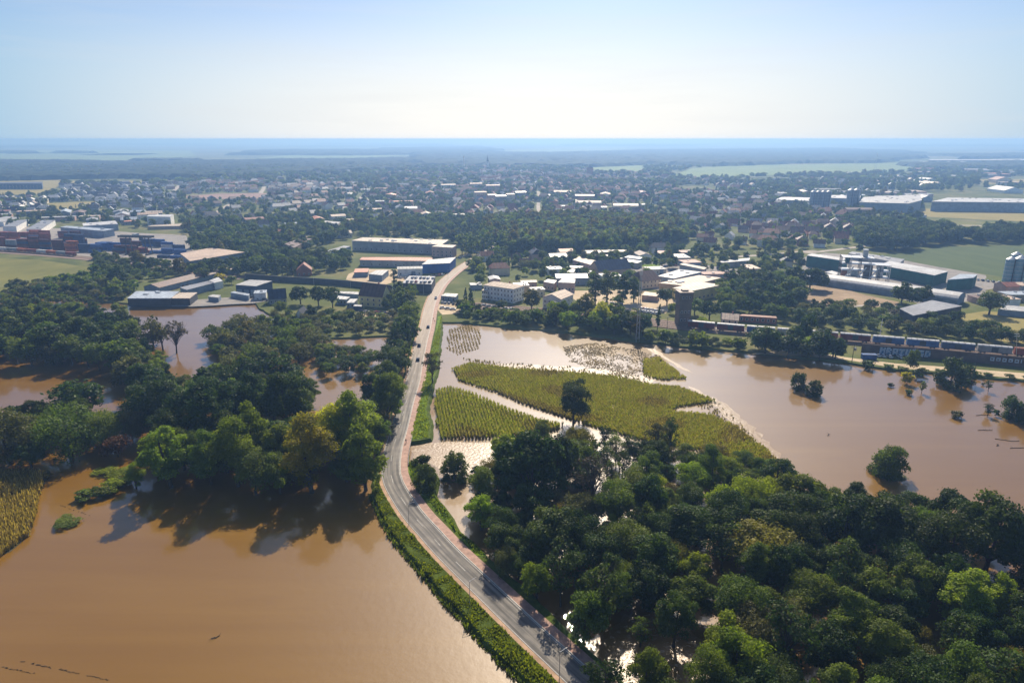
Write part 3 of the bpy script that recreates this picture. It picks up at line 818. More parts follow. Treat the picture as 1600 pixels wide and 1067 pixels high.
plantp('bare_tree', 926, 795, 19, 13, 'twig', 'leafless brown tree in the grove beside the sunlit river gap')
plantp('willow_tree', 1185, 890, 14, 20, 'gold', 'wide olive dome willow in the middle of the right grove')
plantp('poplar_tree', 1492, 985, 18, 12, 'light', 'bright yellow-green tree standing out among dark crowns at lower right')
for a in [
 ('broadleaf_tree',830,792,25,19,'dark'), ('broadleaf_tree',790,770,16,12,'dark'), ('broadleaf_tree',872,770,20,13,'dark'), ('willow_tree',900,715,12,11,'gold'), ('broadleaf_tree',845,690,9,7,'mid'),
 ('broadleaf_tree',752,828,11,9,'light'), ('broadleaf_tree',750,808,9,7,'dark'), ('willow_tree',790,905,9,6.5,'grey'), ('broadleaf_tree',838,935,10,8,'light'), ('broadleaf_tree',912,1005,14,10,'mid'),
 ('broadleaf_tree',810,905,8,6,'mid'), ('willow_tree',765,755,9,8,'gold'), ('broadleaf_tree',745,752,6,5,'dark'),
 ('willow_tree',1172,805,13,13,'light'), ('willow_tree',1208,795,11,11,'light'), ('willow_tree',1130,812,12,11,'light'),
 ('broadleaf_tree',1315,872,20,17,'dark'), ('broadleaf_tree',1372,872,19,17,'dark'), ('broadleaf_tree',1418,882,15,13,'dark'), ('broadleaf_tree',1478,908,21,17,'dark'),
 ('broadleaf_tree',1536,900,23,18,'dark'), ('broadleaf_tree',1592,915,20,15,'dark'), ('broadleaf_tree',1335,800,10,8,'dark'), ('broadleaf_tree',1010,1105,14,9,'mid'), ('broadleaf_tree',1052,1010,16,10,'dark'),
 ('broadleaf_tree',1100,1100,14,9,'mid'), ('open_tree',945,1110,13,9,'dark'), ('open_tree',1000,1010,8,6,'mid'), ('broadleaf_tree',962,955,11,8,'mid'),
 ('bush_tree',1580,652,10,10,'dark'), ('bush_tree',1604,660,10,11,'dark'), ('bush_tree',1632,668,11,12,'dark'),
 ('bush_tree',1484,604,15,14,'dark'), ('bush_tree',1510,598,9,9,'dark'), ('broadleaf_tree',1423,580,12,6.5,'mid'), ('shrub',1417,600,6,5.5,'yellow'), ('shrub',1432,592,4,5,'dark'),
 ('open_tree',1440,614,6,4,'mid'), ('shrub',1421,617,2.2,3.4,'dark'), ('shrub',1497,653,2.5,5,'grey'), ('open_tree',1517,606,6.5,3.5,'dark'), ('open_tree',1544,612,6,4,'dark'), ('open_tree',1544,640,3,4,'grey'),
 ('open_tree',1543,650,5,4,'dark'), ('shrub',1556,650,2.5,3,'dark'), ('shrub',1392,604,1.8,3,'dark'), ('shrub',1495,615,1.5,2.5,'dark'), ('shrub',1358,577,4,6,'dark'), ('shrub',1536,602,1.2,1.8,'dark')]: plantp(*a)

for a in [('open_tree',944,706,11,6,'dark'),('open_tree',962,722,12,6.5,'mid'),('open_tree',948,744,13,7,'dark'),('open_tree',972,752,12,6,'dark'),('open_tree',955,770,13,7,'mid'),('open_tree',984,722,11,6,'dark'),('bare_tree',968,738,12,7,'twig'),('shrub',930,702,4,5,'mid'),('shrub',978,704,3,4,'dark'),('open_tree',990,850,12,7,'dark'),('open_tree',1010,840,13,7,'mid')]: plantp(*a)
WOOD = [('broadleaf_tree','dark',.40,1), ('broadleaf_tree','mid',.34,1), ('willow_tree','grey',.12,.8), ('poplar_tree','mid',.06,1.15), ('broadleaf_tree','light',.05,.9), ('open_tree','grey',.03,1)]
DARKW = [('broadleaf_tree','dark',.54,1), ('broadleaf_tree','mid',.32,.95), ('willow_tree','grey',.08,.75), ('broadleaf_tree','light',.06,.8)]
GROVE = [('broadleaf_tree','dark',.33,1), ('broadleaf_tree','mid',.28,.95), ('willow_tree','grey',.08,.75), ('broadleaf_tree','light',.07,.85), ('poplar_tree','mid',.07,1.1), ('open_tree','dark',.11,1.1), ('willow_tree','gold',.06,.7)]
gap1 = [(932,1000),(955,960),(1040,955),(1110,1000),(1128,1067),(1150,1150),(930,1150)]
gap2 = [(930,690),(985,690),(1000,740),(975,800),(940,805),(925,740)]
gap3 = [(1240,765),(1285,775),(1270,810),(1240,800)]
fill([(768,742),(800,705),(860,716),(930,712),(1000,722),(1100,726),(1180,745),(1220,770),(1290,800),(1420,835),(1500,850),(1720,900),(1800,1180),(960,1180),(925,1020),(880,968),(836,926),(795,888),(772,868),(748,836),(750,795)],
     6.9, GROVE, (8.5, 16.5), 51, (gap1, gap2, gap3))
fill([(-120,482),(0,484),(80,492),(170,506),(205,535),(100,528),(-120,520)], 7.2, DARKW, (8, 12), 52)
fill([(-120,520),(100,528),(205,536),(212,606),(205,606),(150,580),(60,572),(-120,590)], 9, DARKW, (13, 19), 521)
fill([(214,548),(245,560),(262,580),(258,600),(215,606)], 8, DARKW, (9, 13), 520)
fill([(-120,672),(40,672),(190,664),(205,690),(170,712),(60,735),(-120,750)], 7.5, DARKW, (10, 15), 53)
fill([(285,600),(400,585),(470,605),(492,640),(470,700),(360,715),(260,690),(205,640),(230,615)], 8.5, DARKW, (12, 18), 54, ([(262,555),(320,555),(320,628),(262,628)],[(440,550),(510,550),(510,612),(440,612)]))
fill([(225,752),(250,715),(350,705),(480,690),(590,680),(588,745),(578,768),(480,778),(350,775)], 7.5, WOOD, (13, 19), 55)
fill([(330,530),(400,512),(440,516),(490,530),(508,565),(420,575),(340,566)], 8.5, [('willow_tree','grey',.5,.9),('broadleaf_tree','mid',.3,1),('willow_tree','mid',.2,1)], (9, 13), 56)
fill([(600,612),(615,570),(632,530),(642,500),(630,560),(618,620),(596,660)], 7.5, DARKW, (11, 17), 57)
fill([(425,498),(480,494),(560,494),(635,498),(640,518),(560,522),(500,526),(450,512)], 6.2, [('willow_tree','grey',.6,.7),('shrub','mid',.25,.6),('broadleaf_tree','mid',.15,.8)], (5.5, 9), 58, z=GZ)
fill([(498,556),(582,560),(588,580),(560,590),(500,588)], 6, DARKW, (6, 9), 59)
for a in [('broadleaf_tree',150,502,13,14,'dark'),('broadleaf_tree',186,508,14,14,'mid'),('broadleaf_tree',118,498,12,13,'mid'),('broadleaf_tree',206,522,13,12,'dark'),('broadleaf_tree',170,522,15,14,'dark')]: plantp(*a)
fill([(500,542),(570,546),(575,552),(510,553)], 6, [('shrub','mid',.7,1),('willow_tree','grey',.3,.6)], (3, 6), 60)
# banks of the right flood
fill([(722,484),(770,488),(860,500),(860,514),(800,507),(724,500)], 5, [('shrub','mid',.4,1.1),('broadleaf_tree','mid',.35,.9),('broadleaf_tree','dark',.25,.9)], (4.5, 7.5), 610, z=GZ)
fill([(862,494),(940,500),(1000,508),(1008,530),(960,524),(880,516),(864,512)], 6.4, [('broadleaf_tree','mid',.34,1),('broadleaf_tree','dark',.33,1),('open_tree','mid',.15,1.2),('broadleaf_tree','light',.10,.9),('poplar_tree','gold',.08,1.1)], (8, 15), 61, z=GZ)
fill([(1008,524),(1050,528),(1100,534),(1160,541),(1162,549),(1100,546),(1050,541),(1010,535)], 5.5, [('broadleaf_tree','dark',.5,.8),('shrub','mid',.35,1.2),('broadleaf_tree','light',.15,.8)], (4, 8.5), 62, z=GZ)
fill([(1160,538),(1240,540),(1300,550),(1318,562),(1280,564),(1230,558),(1165,548)], 6.5, DARKW, (8, 14), 63, z=GZ)
fill([(1345,571),(1500,582),(1610,592),(1610,594),(1500,585),(1345,573)], 4.5, [('shrub','mid',.8,.6),('shrub','dark',.2,.6)], (2, 3.2), 64, z=GZ)
# ------------------------------------------------------------------ buildings built one by one
FOOT = []                                  # footprints (world polygons) that trees and houses keep clear of
WIN = MB().box(-.55,.55,-.06,.02,0,1.5,0).box(-.45,.45,-.09,-.061,.1,1.4,1).mesh('window', [WALLS['white'], M_GLASS])
DOORM = MB().box(-.6,.6,-.06,.02,0,2.2,0).mesh('door', M_DARKM)
BIGDOOR = MB().box(-2,2,-.08,.02,0,3.8,0).mesh('gate', WALLS['bluegrey'])

def rect(cx, cy, a, b, rz):
    c, s = math.cos(rz), math.sin(rz)
    return [(cx+x*c-y*s, cy+x*s+y*c) for x, y in ((-a,-b),(a,-b),(a,b),(-a,b))]

def flat(name, label, px, H, wall, roof, cat='warehouse', z=GZ, skylights=0, lm=None, par=.0, windows=0, rows=1, edge=0, doors=0):
    """Flat-roofed building from the outline of its roof in the photograph; the outline stands at its own height and place."""
    P = GP(px, z+H)
    cx, cy = sum(p[0] for p in P)/len(P), sum(p[1] for p in P)/len(P)
    Q = [(p[0]-cx, p[1]-cy) for p in P]
    if sum(Q[i][0]*Q[(i+1)%len(Q)][1]-Q[(i+1)%len(Q)][0]*Q[i][1] for i in range(len(Q))) < 0: Q = Q[::-1]
    FOOT.append([(x+cx, y+cy) for x, y in Q])
    e = empty(name, (cx, cy, z)); tag(e, label, cat)
    MB().prism(Q, -.5, H-.35, 0).build('wall', [WALLS[wall]], e)
    k = 1.012
    rb = MB().prism([(x*k, y*k) for x, y in Q], H-.34, H, 0, bottom=True)
    ro = rb.build('roof', [ROOFS[roof]], e)
    rr = random.Random(len(label))
    xs = [q[0] for q in Q]; ys = [q[1] for q in Q]
    n = 0
    for _ in range(200):
        if n >= skylights: break
        x, y = rr.uniform(min(xs), max(xs)), rr.uniform(min(ys), max(ys))
        if inpoly([(a*.85, b*.85) for a, b in Q], [x], [y])[0]:
            MB().box(x-1.6, x+1.6, y-.9, y+.9, H+.002, H+.7).build('roof_unit' if n % 2 else 'skylight', [M_METAL if n % 2 else ROOFS['bluish']], ro); n += 1
    # openings on the side that faces the camera (the lowest, longest edge)
    if windows or doors:
        best = max(range(len(Q)), key=lambda i: math.dist(Q[i], Q[(i+1)%len(Q)])*max(0, (Q[(i+1)%len(Q)][0]-Q[i][0])))
        a, b = Q[best], Q[(best+1)%len(Q)]
        L = math.dist(a, b); an = math.atan2(b[1]-a[1], b[0]-a[0])
        for r in range(rows if windows else 0):
            for i in range(windows):
                t = (i+.5)/windows
                o = link('window', WIN, e, (a[0]+(b[0]-a[0])*t, a[1]+(b[1]-a[1])*t, 1.2+r*3.2), an); o.scale = (1.3, 1, 1.1)
        for i in range(doors):
            t = (i+.5)/doors
            link('gate', BIGDOOR, e, (a[0]+(b[0]-a[0])*t, a[1]+(b[1]-a[1])*t, 0), an)
    if lm: landmark(lm, cx, cy)
    return e

def gable(name, label, fl, fr, depth, H, RH, wall, roof, ridge='x', cat='house', z=GZ, win=(0, 0), gwin=(0, 0), chim=0, lm=None, over=.4, hip=0.0, vault=False):
    a, b = G(*fl, z), G(*fr, z)
    L = math.dist(a, b); an = math.atan2(b[1]-a[1], b[0]-a[0])
    mx, my = (a[0]+b[0])/2, (a[1]+b[1])/2
    cx, cy = mx-math.sin(an)*depth/2, my+math.cos(an)*depth/2
    e = empty(name, (cx, cy, z), an); tag(e, label, cat)
    hx, hy = L/2, depth/2
    FOOT.append(rect(cx, cy, hx, hy, an))
    house_parts(e, hx, hy, H, RH, WALLS[wall], ROOFS[roof], ridge, chim, over, hip, vault)
    for r in range(win[0]):
        for i in range(win[1]):
            o = link('window', WIN, e, (-hx+2*hx*(i+.5)/win[1], -hy, 1.0+r*3.1), 0)
    for r in range(gwin[0]):
        for i in range(gwin[1]):
            o = link('window', WIN, e, (hx, -hy+2*hy*(i+.5)/gwin[1], 1.0+r*3.1), R(90))
    if lm: landmark(lm, cx, cy)
    return e

def house_meshes(hx, hy, H, RH, ridge='x', chim=0, over=.4, hip=0.0, vault=False, wm=None, rm=None):
    sw = ridge == 'y'
    X, Y = (hy, hx) if sw else (hx, hy)
    T = (lambda p: (-p[1], p[0], p[2])) if sw else (lambda p: p)
    w = MB()
    inset = X*hip
    if vault:
        k = 8; prof = [(-Y*math.cos(math.pi*i/k), H+RH*math.sin(math.pi*i/k)) for i in range(k+1)]
        vs = []
        for s in (-X, X): vs += [T((s, -Y, -.5))]+[T((s, y, h)) for y, h in prof]+[T((s, Y, -.5))]
        m = k+3
        w.add(vs, [tuple(range(m))[::-1], tuple(range(m, 2*m)), (0, m, m+1, 1), (k+1, m+k+1, m+k+2, k+2)])
        r = MB(); vs = []
        for s in (-X-over, X+over): vs += [T((s, y*1.02, h+.12)) for y, h in prof]
        r.add(vs, [(i, k+1+i, k+2+i, i+1) for i in range(k)])
        return w, r, None
    g = 0 if hip else RH-.05
    if hip:
        w.add([T(p) for p in [(-X,-Y,-.5),(X,-Y,-.5),(X,Y,-.5),(-X,Y,-.5),(-X,-Y,H),(X,-Y,H),(X,Y,H),(-X,Y,H)]], [(0,1,5,4),(1,2,6,5),(2,3,7,6),(3,0,4,7)])
    else:
        w.add([T(p) for p in [(-X,-Y,-.5),(X,-Y,-.5),(X,Y,-.5),(-X,Y,-.5),(-X,-Y,H),(X,-Y,H),(X,Y,H),(-X,Y,H),(-X,0,H+g),(X,0,H+g)]],
              [(0,1,5,4),(2,3,7,6),(1,2,6,9,5),(3,0,4,8,7)])
    r = MB(); o = over; dz = RH/Y*o
    xr = X-inset if hip else X+o
    for up in (0.0, .22):
        r.add([T(p) for p in [(-X-o,-Y-o,H-dz+up),(X+o,-Y-o,H-dz+up),(xr,0,H+RH+up),(-xr,0,H+RH+up),(X+o,Y+o,H-dz+up),(-X-o,Y+o,H-dz+up)]],
              [(0,1,2,3),(4,5,3,2)]+([(1,4,2),(5,0,3)] if hip else []))
    r.add([T(p) for p in [(-X-o,-Y-o,H-dz),(X+o,-Y-o,H-dz),(-X-o,-Y-o,H-dz+.22),(X+o,-Y-o,H-dz+.22),(-X-o,Y+o,H-dz),(X+o,Y+o,H-dz),(-X-o,Y+o,H-dz+.22),(X+o,Y+o,H-dz+.22)]], [(0,1,3,2),(5,4,6,7)])
    if not hip:
        for s in (-1, 1):
            x = s*(X+o)
            r.add([T(p) for p in [(x,-Y-o,H-dz),(x,0,H+RH),(x,0,H+RH+.22),(x,-Y-o,H-dz+.22),(x,Y+o,H-dz),(x,Y+o,H-dz+.22)]], [(0,1,2,3),(1,4,5,2)])
    c = None
    if chim:
        c = MB()
        c.prism([T((X*.3+x, Y*.25+y, 0))[:2] for x, y in ((-.4,-.35),(.4,-.35),(.4,.35),(-.4,.35))], H+RH*.4, H+RH+1.2)
    return w, r, c

def house_parts(e, hx, hy, H, RH, wm, rm, ridge, chim, over, hip, vault):
    w, r, c = house_meshes(hx, hy, H, RH, ridge, chim, over, hip, vault)
    w.build('wall', wm, e); ro = r.build('roof', rm, e)
    if c: c.build('chimney', WALLS['brick'], ro)

# left: industry by the flood
flat('warehouse', 'large blue-walled warehouse with a wide tan roof behind the container stacks', [(282,396),(330,387),(382,394),(297,408)], 9, 'bluegrey', 'tan', lm='the wide tan warehouse roof', windows=0, doors=0)
flat('factory_hall', 'long grey factory hall with a cream flat roof dotted with skylights', [(550,376),(567,371),(700,375),(690,382)], 10, 'grey', 'cream', 'factory', skylights=12, lm='the long cream-roofed hall', windows=16)
flat('office_block', 'pale office block at the road end of the long cream-roofed hall', [(674.5,385),(684,382),(713,383),(707,387)], 10, 'pink', 'cream', 'office', windows=5, rows=2)
flat('workshop', 'long low workshop with a salmon orange roof in front of the cream-roofed hall', [(562,406),(566,402),(640,402),(675,403),(675,408)], 6, 'grey', 'orange', 'workshop', windows=9, lm='the salmon-roofed workshop')
flat('blue_hall', 'bright blue hall beside the road at the edge of the yard', [(659,413),(669,406),(712,402),(703,411)], 8, 'blue', 'light', 'hall', lm='the bright blue hall')
flat('parking_deck', 'dark grey block by the road with cars parked on its roof', [(629,442),(640,431),(680,432),(674,444)], 7, 'dark', 'grey', 'car park', lm='the dark parking block')
flat('canopy_shed', 'open shed with a pale grey roof on the sandy yard', [(576,428),(589,422),(607,422),(597,430)], 5, 'bluegrey', 'light', 'shed', lm='the pale shed on the sandy yard')
flat('low_shed', 'long dark-walled shed with a blue-white roof at the water edge', [(199,466),(213,455),(280,455),(266,466)], 5.5, 'dark', 'bluish', 'shed', lm='the blue-white shed at the water edge', skylights=3)
flat('low_shed', 'shorter shed with a tan-white roof joined to the long waterside shed', [(266.5,466),(280.5,457),(308,457),(296,466)], 5, 'dark', 'cream', 'shed')
gable('brown_shed', 'long light-blue shed with a brown ridge roof behind the waterside sheds', (226,456), (250,458), 95, 4, 2.2, 'bluegrey', 'brown', 'y', 'shed')
flat('low_shed', 'narrow shed with a slate grey roof slanting away behind the waterside sheds', [(281,449),(325,439),(334,442),(292,453)], 5, 'bluegrey', 'grey', 'shed')
flat('low_shed', 'small shed with a brilliant white roof at the end of the slate grey one', [(326,438.6),(341,433),(348,439),(335,442)], 5.4, 'white', 'white', 'shed', windows=4)
flat('blue_shed', 'dark blue hall with a pale grey roof by the flooded yard', [(368,445),(390,437),(425,439),(400,447)], 7, 'navy', 'light', 'hall', lm='the dark blue hall', doors=3)
flat('low_shed', 'little flat shed in front of the dark blue hall', [(360,457),(366,455),(390,459),(388,462)], 3.5, 'bluegrey', 'bluish', 'shed')
flat('low_shed', 'tiny pale roofed shed left of the dark blue hall', [(325,463),(332,460),(345,461),(341,465)], 3.2, 'bluegrey', 'light', 'shed')
gable('dark_house', 'house with a big navy roof and white gable by the flooded yard', (421,476), (448,474), 10, 4, 5.5, 'grey', 'navy', win=(1,4), lm='the navy-roofed house')
gable('yellow_house', 'tall yellow house with a steep brown roof above the shrubs', (562,478), (598,481), 12, 7.5, 7, 'yellow', 'brown', win=(2,4), gwin=(2,3), chim=1, lm='the tall yellow house')
flat('low_shed', 'white-roofed annex left of the tall yellow house', [(526,467),(528,462),(547,464),(541,468)], 4, 'bluegrey', 'white', 'annex', windows=3)
flat('low_shed', 'second white-roofed annex touching the tall yellow house', [(541.5,473),(547,467),(559,467),(553,473)], 4, 'bluegrey', 'white', 'annex', windows=2)
flat('long_shed', 'long thin white roof behind the white-roofed annexes', [(522,457.5),(525,455),(560,456),(560,460)], 4, 'bluegrey', 'light', 'shed')
flat('kiosk', 'small dark blue kiosk with a white roof among parked cars', [(552,478),(554,476),(566,476),(565,478.5)], 3, 'navy', 'white', 'kiosk')
gable('small_house', 'small white-gabled house half hidden in trees', (460,503), (476,503), 11, 3, 4.5, 'white', 'dark', 'y', win=(1,2), lm='the small white-gabled house')
gable('red_house', 'reddish house with a pointed front gable behind the railway wall', (464,432), (487,431), 11, 5, 5, 'brick', 'red', 'y', win=(1,3), lm='the reddish gabled house')
flat('brick_block', 'tan block with a brown roof among trees left of the cream-roofed hall', [(445,381),(482,367),(489,372),(460,387)], 8, 'tan', 'brown', 'building', windows=6, rows=2, lm='the tan block with brown roof')
flat('long_shed', 'long grey shed with a sloping outline left of the cream-roofed hall', [(482,400),(537,384),(548,385),(508,397)], 6, 'bluegrey', 'grey', 'shed', windows=8)
flat('cream_block', 'small cream block with two flat roofs among trees', [(503,347),(509,345),(532,347),(528,350)], 10, 'cream', 'light', 'building', windows=6, rows=2, lm='the small cream block')
flat('white_store', 'plain white box-shaped store beyond the container yard', [(229,338),(233,336),(271,335),(266,339)], 12, 'white', 'white', 'store', lm='the white box-shaped store')
flat('warehouse', 'warehouse with a pale teal roof behind the container stacks', [(94,355),(105,353),(178,358),(161,361)], 8, 'bluegrey', 'bluish', lm='the pale teal roof', skylights=4)
flat('warehouse', 'warehouse with a white roof edge behind the pale teal roof', [(129,349),(180,345),(184,350),(130,353)], 8, 'bluegrey', 'white', skylights=3)
flat('warehouse', 'grey-roofed warehouse at the far left behind the containers', [(4,354),(28,344),(45,343),(25,354)], 7, 'white', 'grey', lm='the grey far-left warehouse')
flat('warehouse', 'grey-roofed warehouse with bright clutter behind the containers', [(41,358),(66,344),(86,344),(64,358)], 7, 'white', 'grey', skylights=4)
flat('low_shed', 'flat-roofed shed at the far left edge', [(-20,345),(10,338),(30,340),(5,347)], 6, 'white', 'light', 'shed')
flat('low_shed', 'low shed with a whitish roof right of the container yard', [(230,354),(238,352),(292,349),(285,353)], 4, 'tan', 'cream', 'shed')
flat('row_block', 'long dark apartment row at the left edge of the estate', [(-10,287),(-5,285),(66,284),(65,287)], 13, 'navy', 'dark', 'apartments', windows=14, rows=3, lm='the long dark apartment row')
# centre: station quarter
gable('station_block', 'white three-storey block with rows of dark windows by the river bank', (756,467), (802,474), 14, 10, 1.8, 'white', 'tan', win=(3,9), gwin=(3,4), hip=.3, chim=1, lm='the white three-storey block', cat='building')
flat('side_wing', 'lower flat wing on the left of the white three-storey block', [(753,453.5),(759,449),(765,450),(762,455)], 6.5, 'white', 'tan', 'building', windows=3, rows=2)
gable('gabled_block', 'pale grey building with a tan front gable near the river bank', (848,481), (876,485), 18, 7.5, 2.6, 'white', 'tan', 'y', 'building', win=(2,4), gwin=(2,4), lm='the tan-gabled pale building')
flat('pink_block', 'small pinkish flat-roofed block behind the tan-gabled building', [(849,440),(856,436),(870,438),(866,443)], 6, 'pink', 'light', 'building', windows=3)
flat('pink_block', 'larger pinkish flat-roofed block right behind the tan-gabled building', [(872,441),(880,434),(899,436),(898,442)], 7, 'pink', 'light', 'building', windows=5)
gable('dark_hall', 'hall with a wide navy roof and a brick gable end', (936,432), (986,427), 16, 4.5, 7, 'tan', 'navy', 'x', 'hall', lm='the wide navy roof', gwin=(1,2))
gable('hip_house', 'pale house with a big dark brown hipped roof', (1003,452), (1032,448), 16, 6, 6, 'cream', 'brown', 'x', 'house', win=(2,5), hip=.25, lm='the dark hipped roof')
flat('tan_hall', 'yellow-walled hall with a pale flat roof beside the water tower', [(1051,450),(1092,440),(1129,445),(1078,455)], 8, 'yellow', 'cream', 'hall', lm='the yellow-walled hall', windows=8)
flat('tan_hall', 'long tan flat roof behind the yellow-walled hall', [(1030,442),(1092,430),(1127,434),(1076,447)], 7.5, 'tan', 'tan', 'hall', skylights=5)
flat('pale_store', 'pale flat store with trucks behind it', [(1028,431),(1062,421),(1096,425),(1053,435)], 6, 'bluegrey', 'light', 'store', skylights=3, lm='the pale flat store')
flat('tan_hall', 'long tan roof with a bend behind the wide navy roof', [(895,406),(905,401),(954,413),(931,416)], 6, 'pink', 'tan', 'hall')
flat('low_shed', 'white shed roof left of the wide navy roof', [(884,418),(892,415),(912,416),(906,419)], 5, 'pink', 'white', 'shed')
flat('low_shed', 'low pinkish shed roof right of the white shed roof', [(885,425),(893,420),(925,423),(918,428)], 5, 'pink', 'light', 'shed')
flat('low_shed', 'white shed in a row of yards beyond the navy roof', [(962,407),(970,403),(1003,408),(996,411)], 5, 'grey', 'white', 'shed', lm='the white shed in the yards')
flat('low_shed', 'bluish hall behind the white shed in the yards', [(975,402),(983,399),(1004,402),(1000,405)], 6, 'bluegrey', 'bluish', 'shed')
flat('low_shed', 'long low shed roof right of the coloured trucks', [(1062,413),(1068,411),(1104,418),(1100,421)], 5, 'grey', 'cream', 'shed')
flat('low_shed', 'thin white roof by the dark trees near the green halls', [(1120,411),(1128,407),(1172,403),(1170,407)], 5, 'grey', 'white', 'shed', lm='the thin white roof')
flat('low_shed', 'tan strip roof right of the yellow-walled hall', [(1155,432),(1160,430),(1193,438),(1188,441)], 4, 'tan', 'cream', 'shed', lm='the tan strip roof')
flat('low_shed', 'pale shed between the yellow-walled hall and the dark trees', [(1130,441),(1140,437),(1160,438),(1150,444)], 4, 'cream', 'cream', 'shed')
flat('low_shed', 'low tan shed above the white parked cars', [(1003,461),(1008,456),(1030,458),(1027,463)], 4, 'pink', 'tan', 'shed', lm='the shed above the white cars')
gable('tan_house', 'low house with a tan roof behind the dark red wagons', (1126,506), (1153,508), 10, 3, 2.6, 'cream', 'tan', win=(1,3), lm='the tan-roofed low house', chim=1)
flat('brick_row', 'low red brick row behind the train', [(1155,493),(1160,491),(1212,494),(1214,497)], 4, 'brick', 'red', 'building', windows=7, lm='the red brick row')
flat('small_shop', 'small shop with a white roof beside the road', [(689,462),(696,458),(716,459),(712,464)], 4, 'bluegrey', 'pink' if 'pink' in ROOFS else 'light', 'shop', windows=3, lm='the small roadside shop')
# right: green works
flat('green_hall', 'dark teal hall with a white roof at the left of the works', [(1261,399),(1269,396),(1325,404),(1316,407)], 10, 'teal', 'white', 'hall', lm='the left teal hall')
flat('green_hall', 'longest dark teal hall with a white roof in the works', [(1375,414),(1390,408),(1481,424),(1460,430)], 9, 'teal', 'white', 'hall', lm='the longest teal hall')
flat('green_hall', 'square teal hall with a low white roof at the right of the works', [(1481,437),(1500,428),(1527,429),(1521,434)], 9, 'teal', 'bluish', 'hall', lm='the square teal hall')
gable('vault_shed', 'long shed with a ribbed rounded white roof below the teal halls', (1494,478), (1506,472), 105, 3.5, 4.2, 'bluegrey', 'white', 'y', 'shed', vault=True, lm='the rounded white shed')
flat('grey_store', 'broad dark warehouse with a grey flat roof right of the dirt lot', [(1406,482),(1456,469),(1503,478),(1427,493)], 8, 'dark', 'grey', lm='the broad grey warehouse', doors=2)
flat('low_shed', 'low white shed under the steel frame', [(1288,433),(1300,428),(1320,433),(1310,437)], 4, 'grey', 'white', 'shed')
flat('low_shed', 'second low white shed under the steel frame', [(1290,425),(1300,423),(1314,427),(1305,429)], 4, 'grey', 'white', 'shed')
flat('glasshouse', 'long grey frame roof behind the teal halls', [(1326,396),(1332,393),(1413,405),(1405,411)], 5, 'grey', 'grey', 'greenhouse', skylights=6)
flat('low_shed', 'pale flat roof at the right edge below the silos', [(1560,483),(1575,477),(1640,482),(1630,489)], 4, 'bluegrey', 'light', 'shed', lm='the pale right-edge roof')
flat('big_depot', 'huge white depot hall at the right edge of the town', [(1456,315),(1482,309),(1640,311),(1640,317)], 15, 'bluegrey', 'white', 'depot', skylights=14, lm='the huge white depot')
flat('works_hall', 'long pale works hall left of the huge depot', [(1343,316),(1350,308),(1438,304),(1440,313),(1420,318)], 15, 'bluegrey', 'light', 'factory', skylights=12, lm='the long pale works hall')
flat('works_hall', 'white-roofed works hall between the two silo groups', [(1294,309),(1300,305),(1345,306),(1343,311)], 12, 'bluegrey', 'white', 'factory', skylights=4)
flat('works_hall', 'white-roofed works hall left of the silo groups', [(1212,312),(1222,308),(1268,309),(1264,314)], 9, 'bluegrey', 'white', 'factory')
for i, (x0, x1, y) in enumerate([(1430,1600,252.5),(1450,1640,249.5),(1305,1342,269.5),(1452,1496,274),(1500,1527,275),(1588,1640,267.5)]):
    flat('far_glasshouse', ['long white greenhouse row far off at the right, nearer of two', 'long white greenhouse row far off at the right, farther of two', 'bright far roof beside the pale green field', 'bright far flat roof near the right, left of a grey one', 'grey far hall beside a bright flat roof', 'short white far roof at the right edge'][i],
         [(x0,y+.9),(x0+8,y-.3),(x1+4,y-.3),(x1,y+.9)], 8, 'grey', 'white' if i != 4 else 'grey', 'greenhouse' if i < 2 else 'hall', lm=['the nearer far greenhouse row',None,'the bright roof by the pale green field','the bright far flat roof',None,None][i])
# town centre blocks and towers
for i, (x, y, w, h) in enumerate([(775,322,26,16),(792,321,20,18),(763,318,22,14),(742,312,30,13),(806,312,26,13),(760,300,34,13),(735,296,30,12),(690,298,36,12)]):
    a, b = G(x, y, GZ), G(x+w*.62, y-.6, GZ)
    gable('apartment_block', ['grey apartment block in the town centre, left of the two tallest','tallest pale apartment block in the town centre','apartment block left of the two tallest','long apartment block left in the town centre','apartment block right of the two tallest','apartment block behind the tallest two','far apartment block in the old town','far pale apartment block left of the old town'][i],
          (x, y), (x+w*.62, y-.4), 12, h, 1.5, ['grey','cream','pink','cream','grey','pink','cream','white'][i], ['grey','red','brown','red','grey','red','red','tan'][i], 'x', 'apartments', win=(4, 6), lm=['the grey centre apartment block','the tallest pale apartment block',None,'the long centre apartment block','the right centre apartment block','the rear centre apartment block','the far old town block','the far pale block'][i])

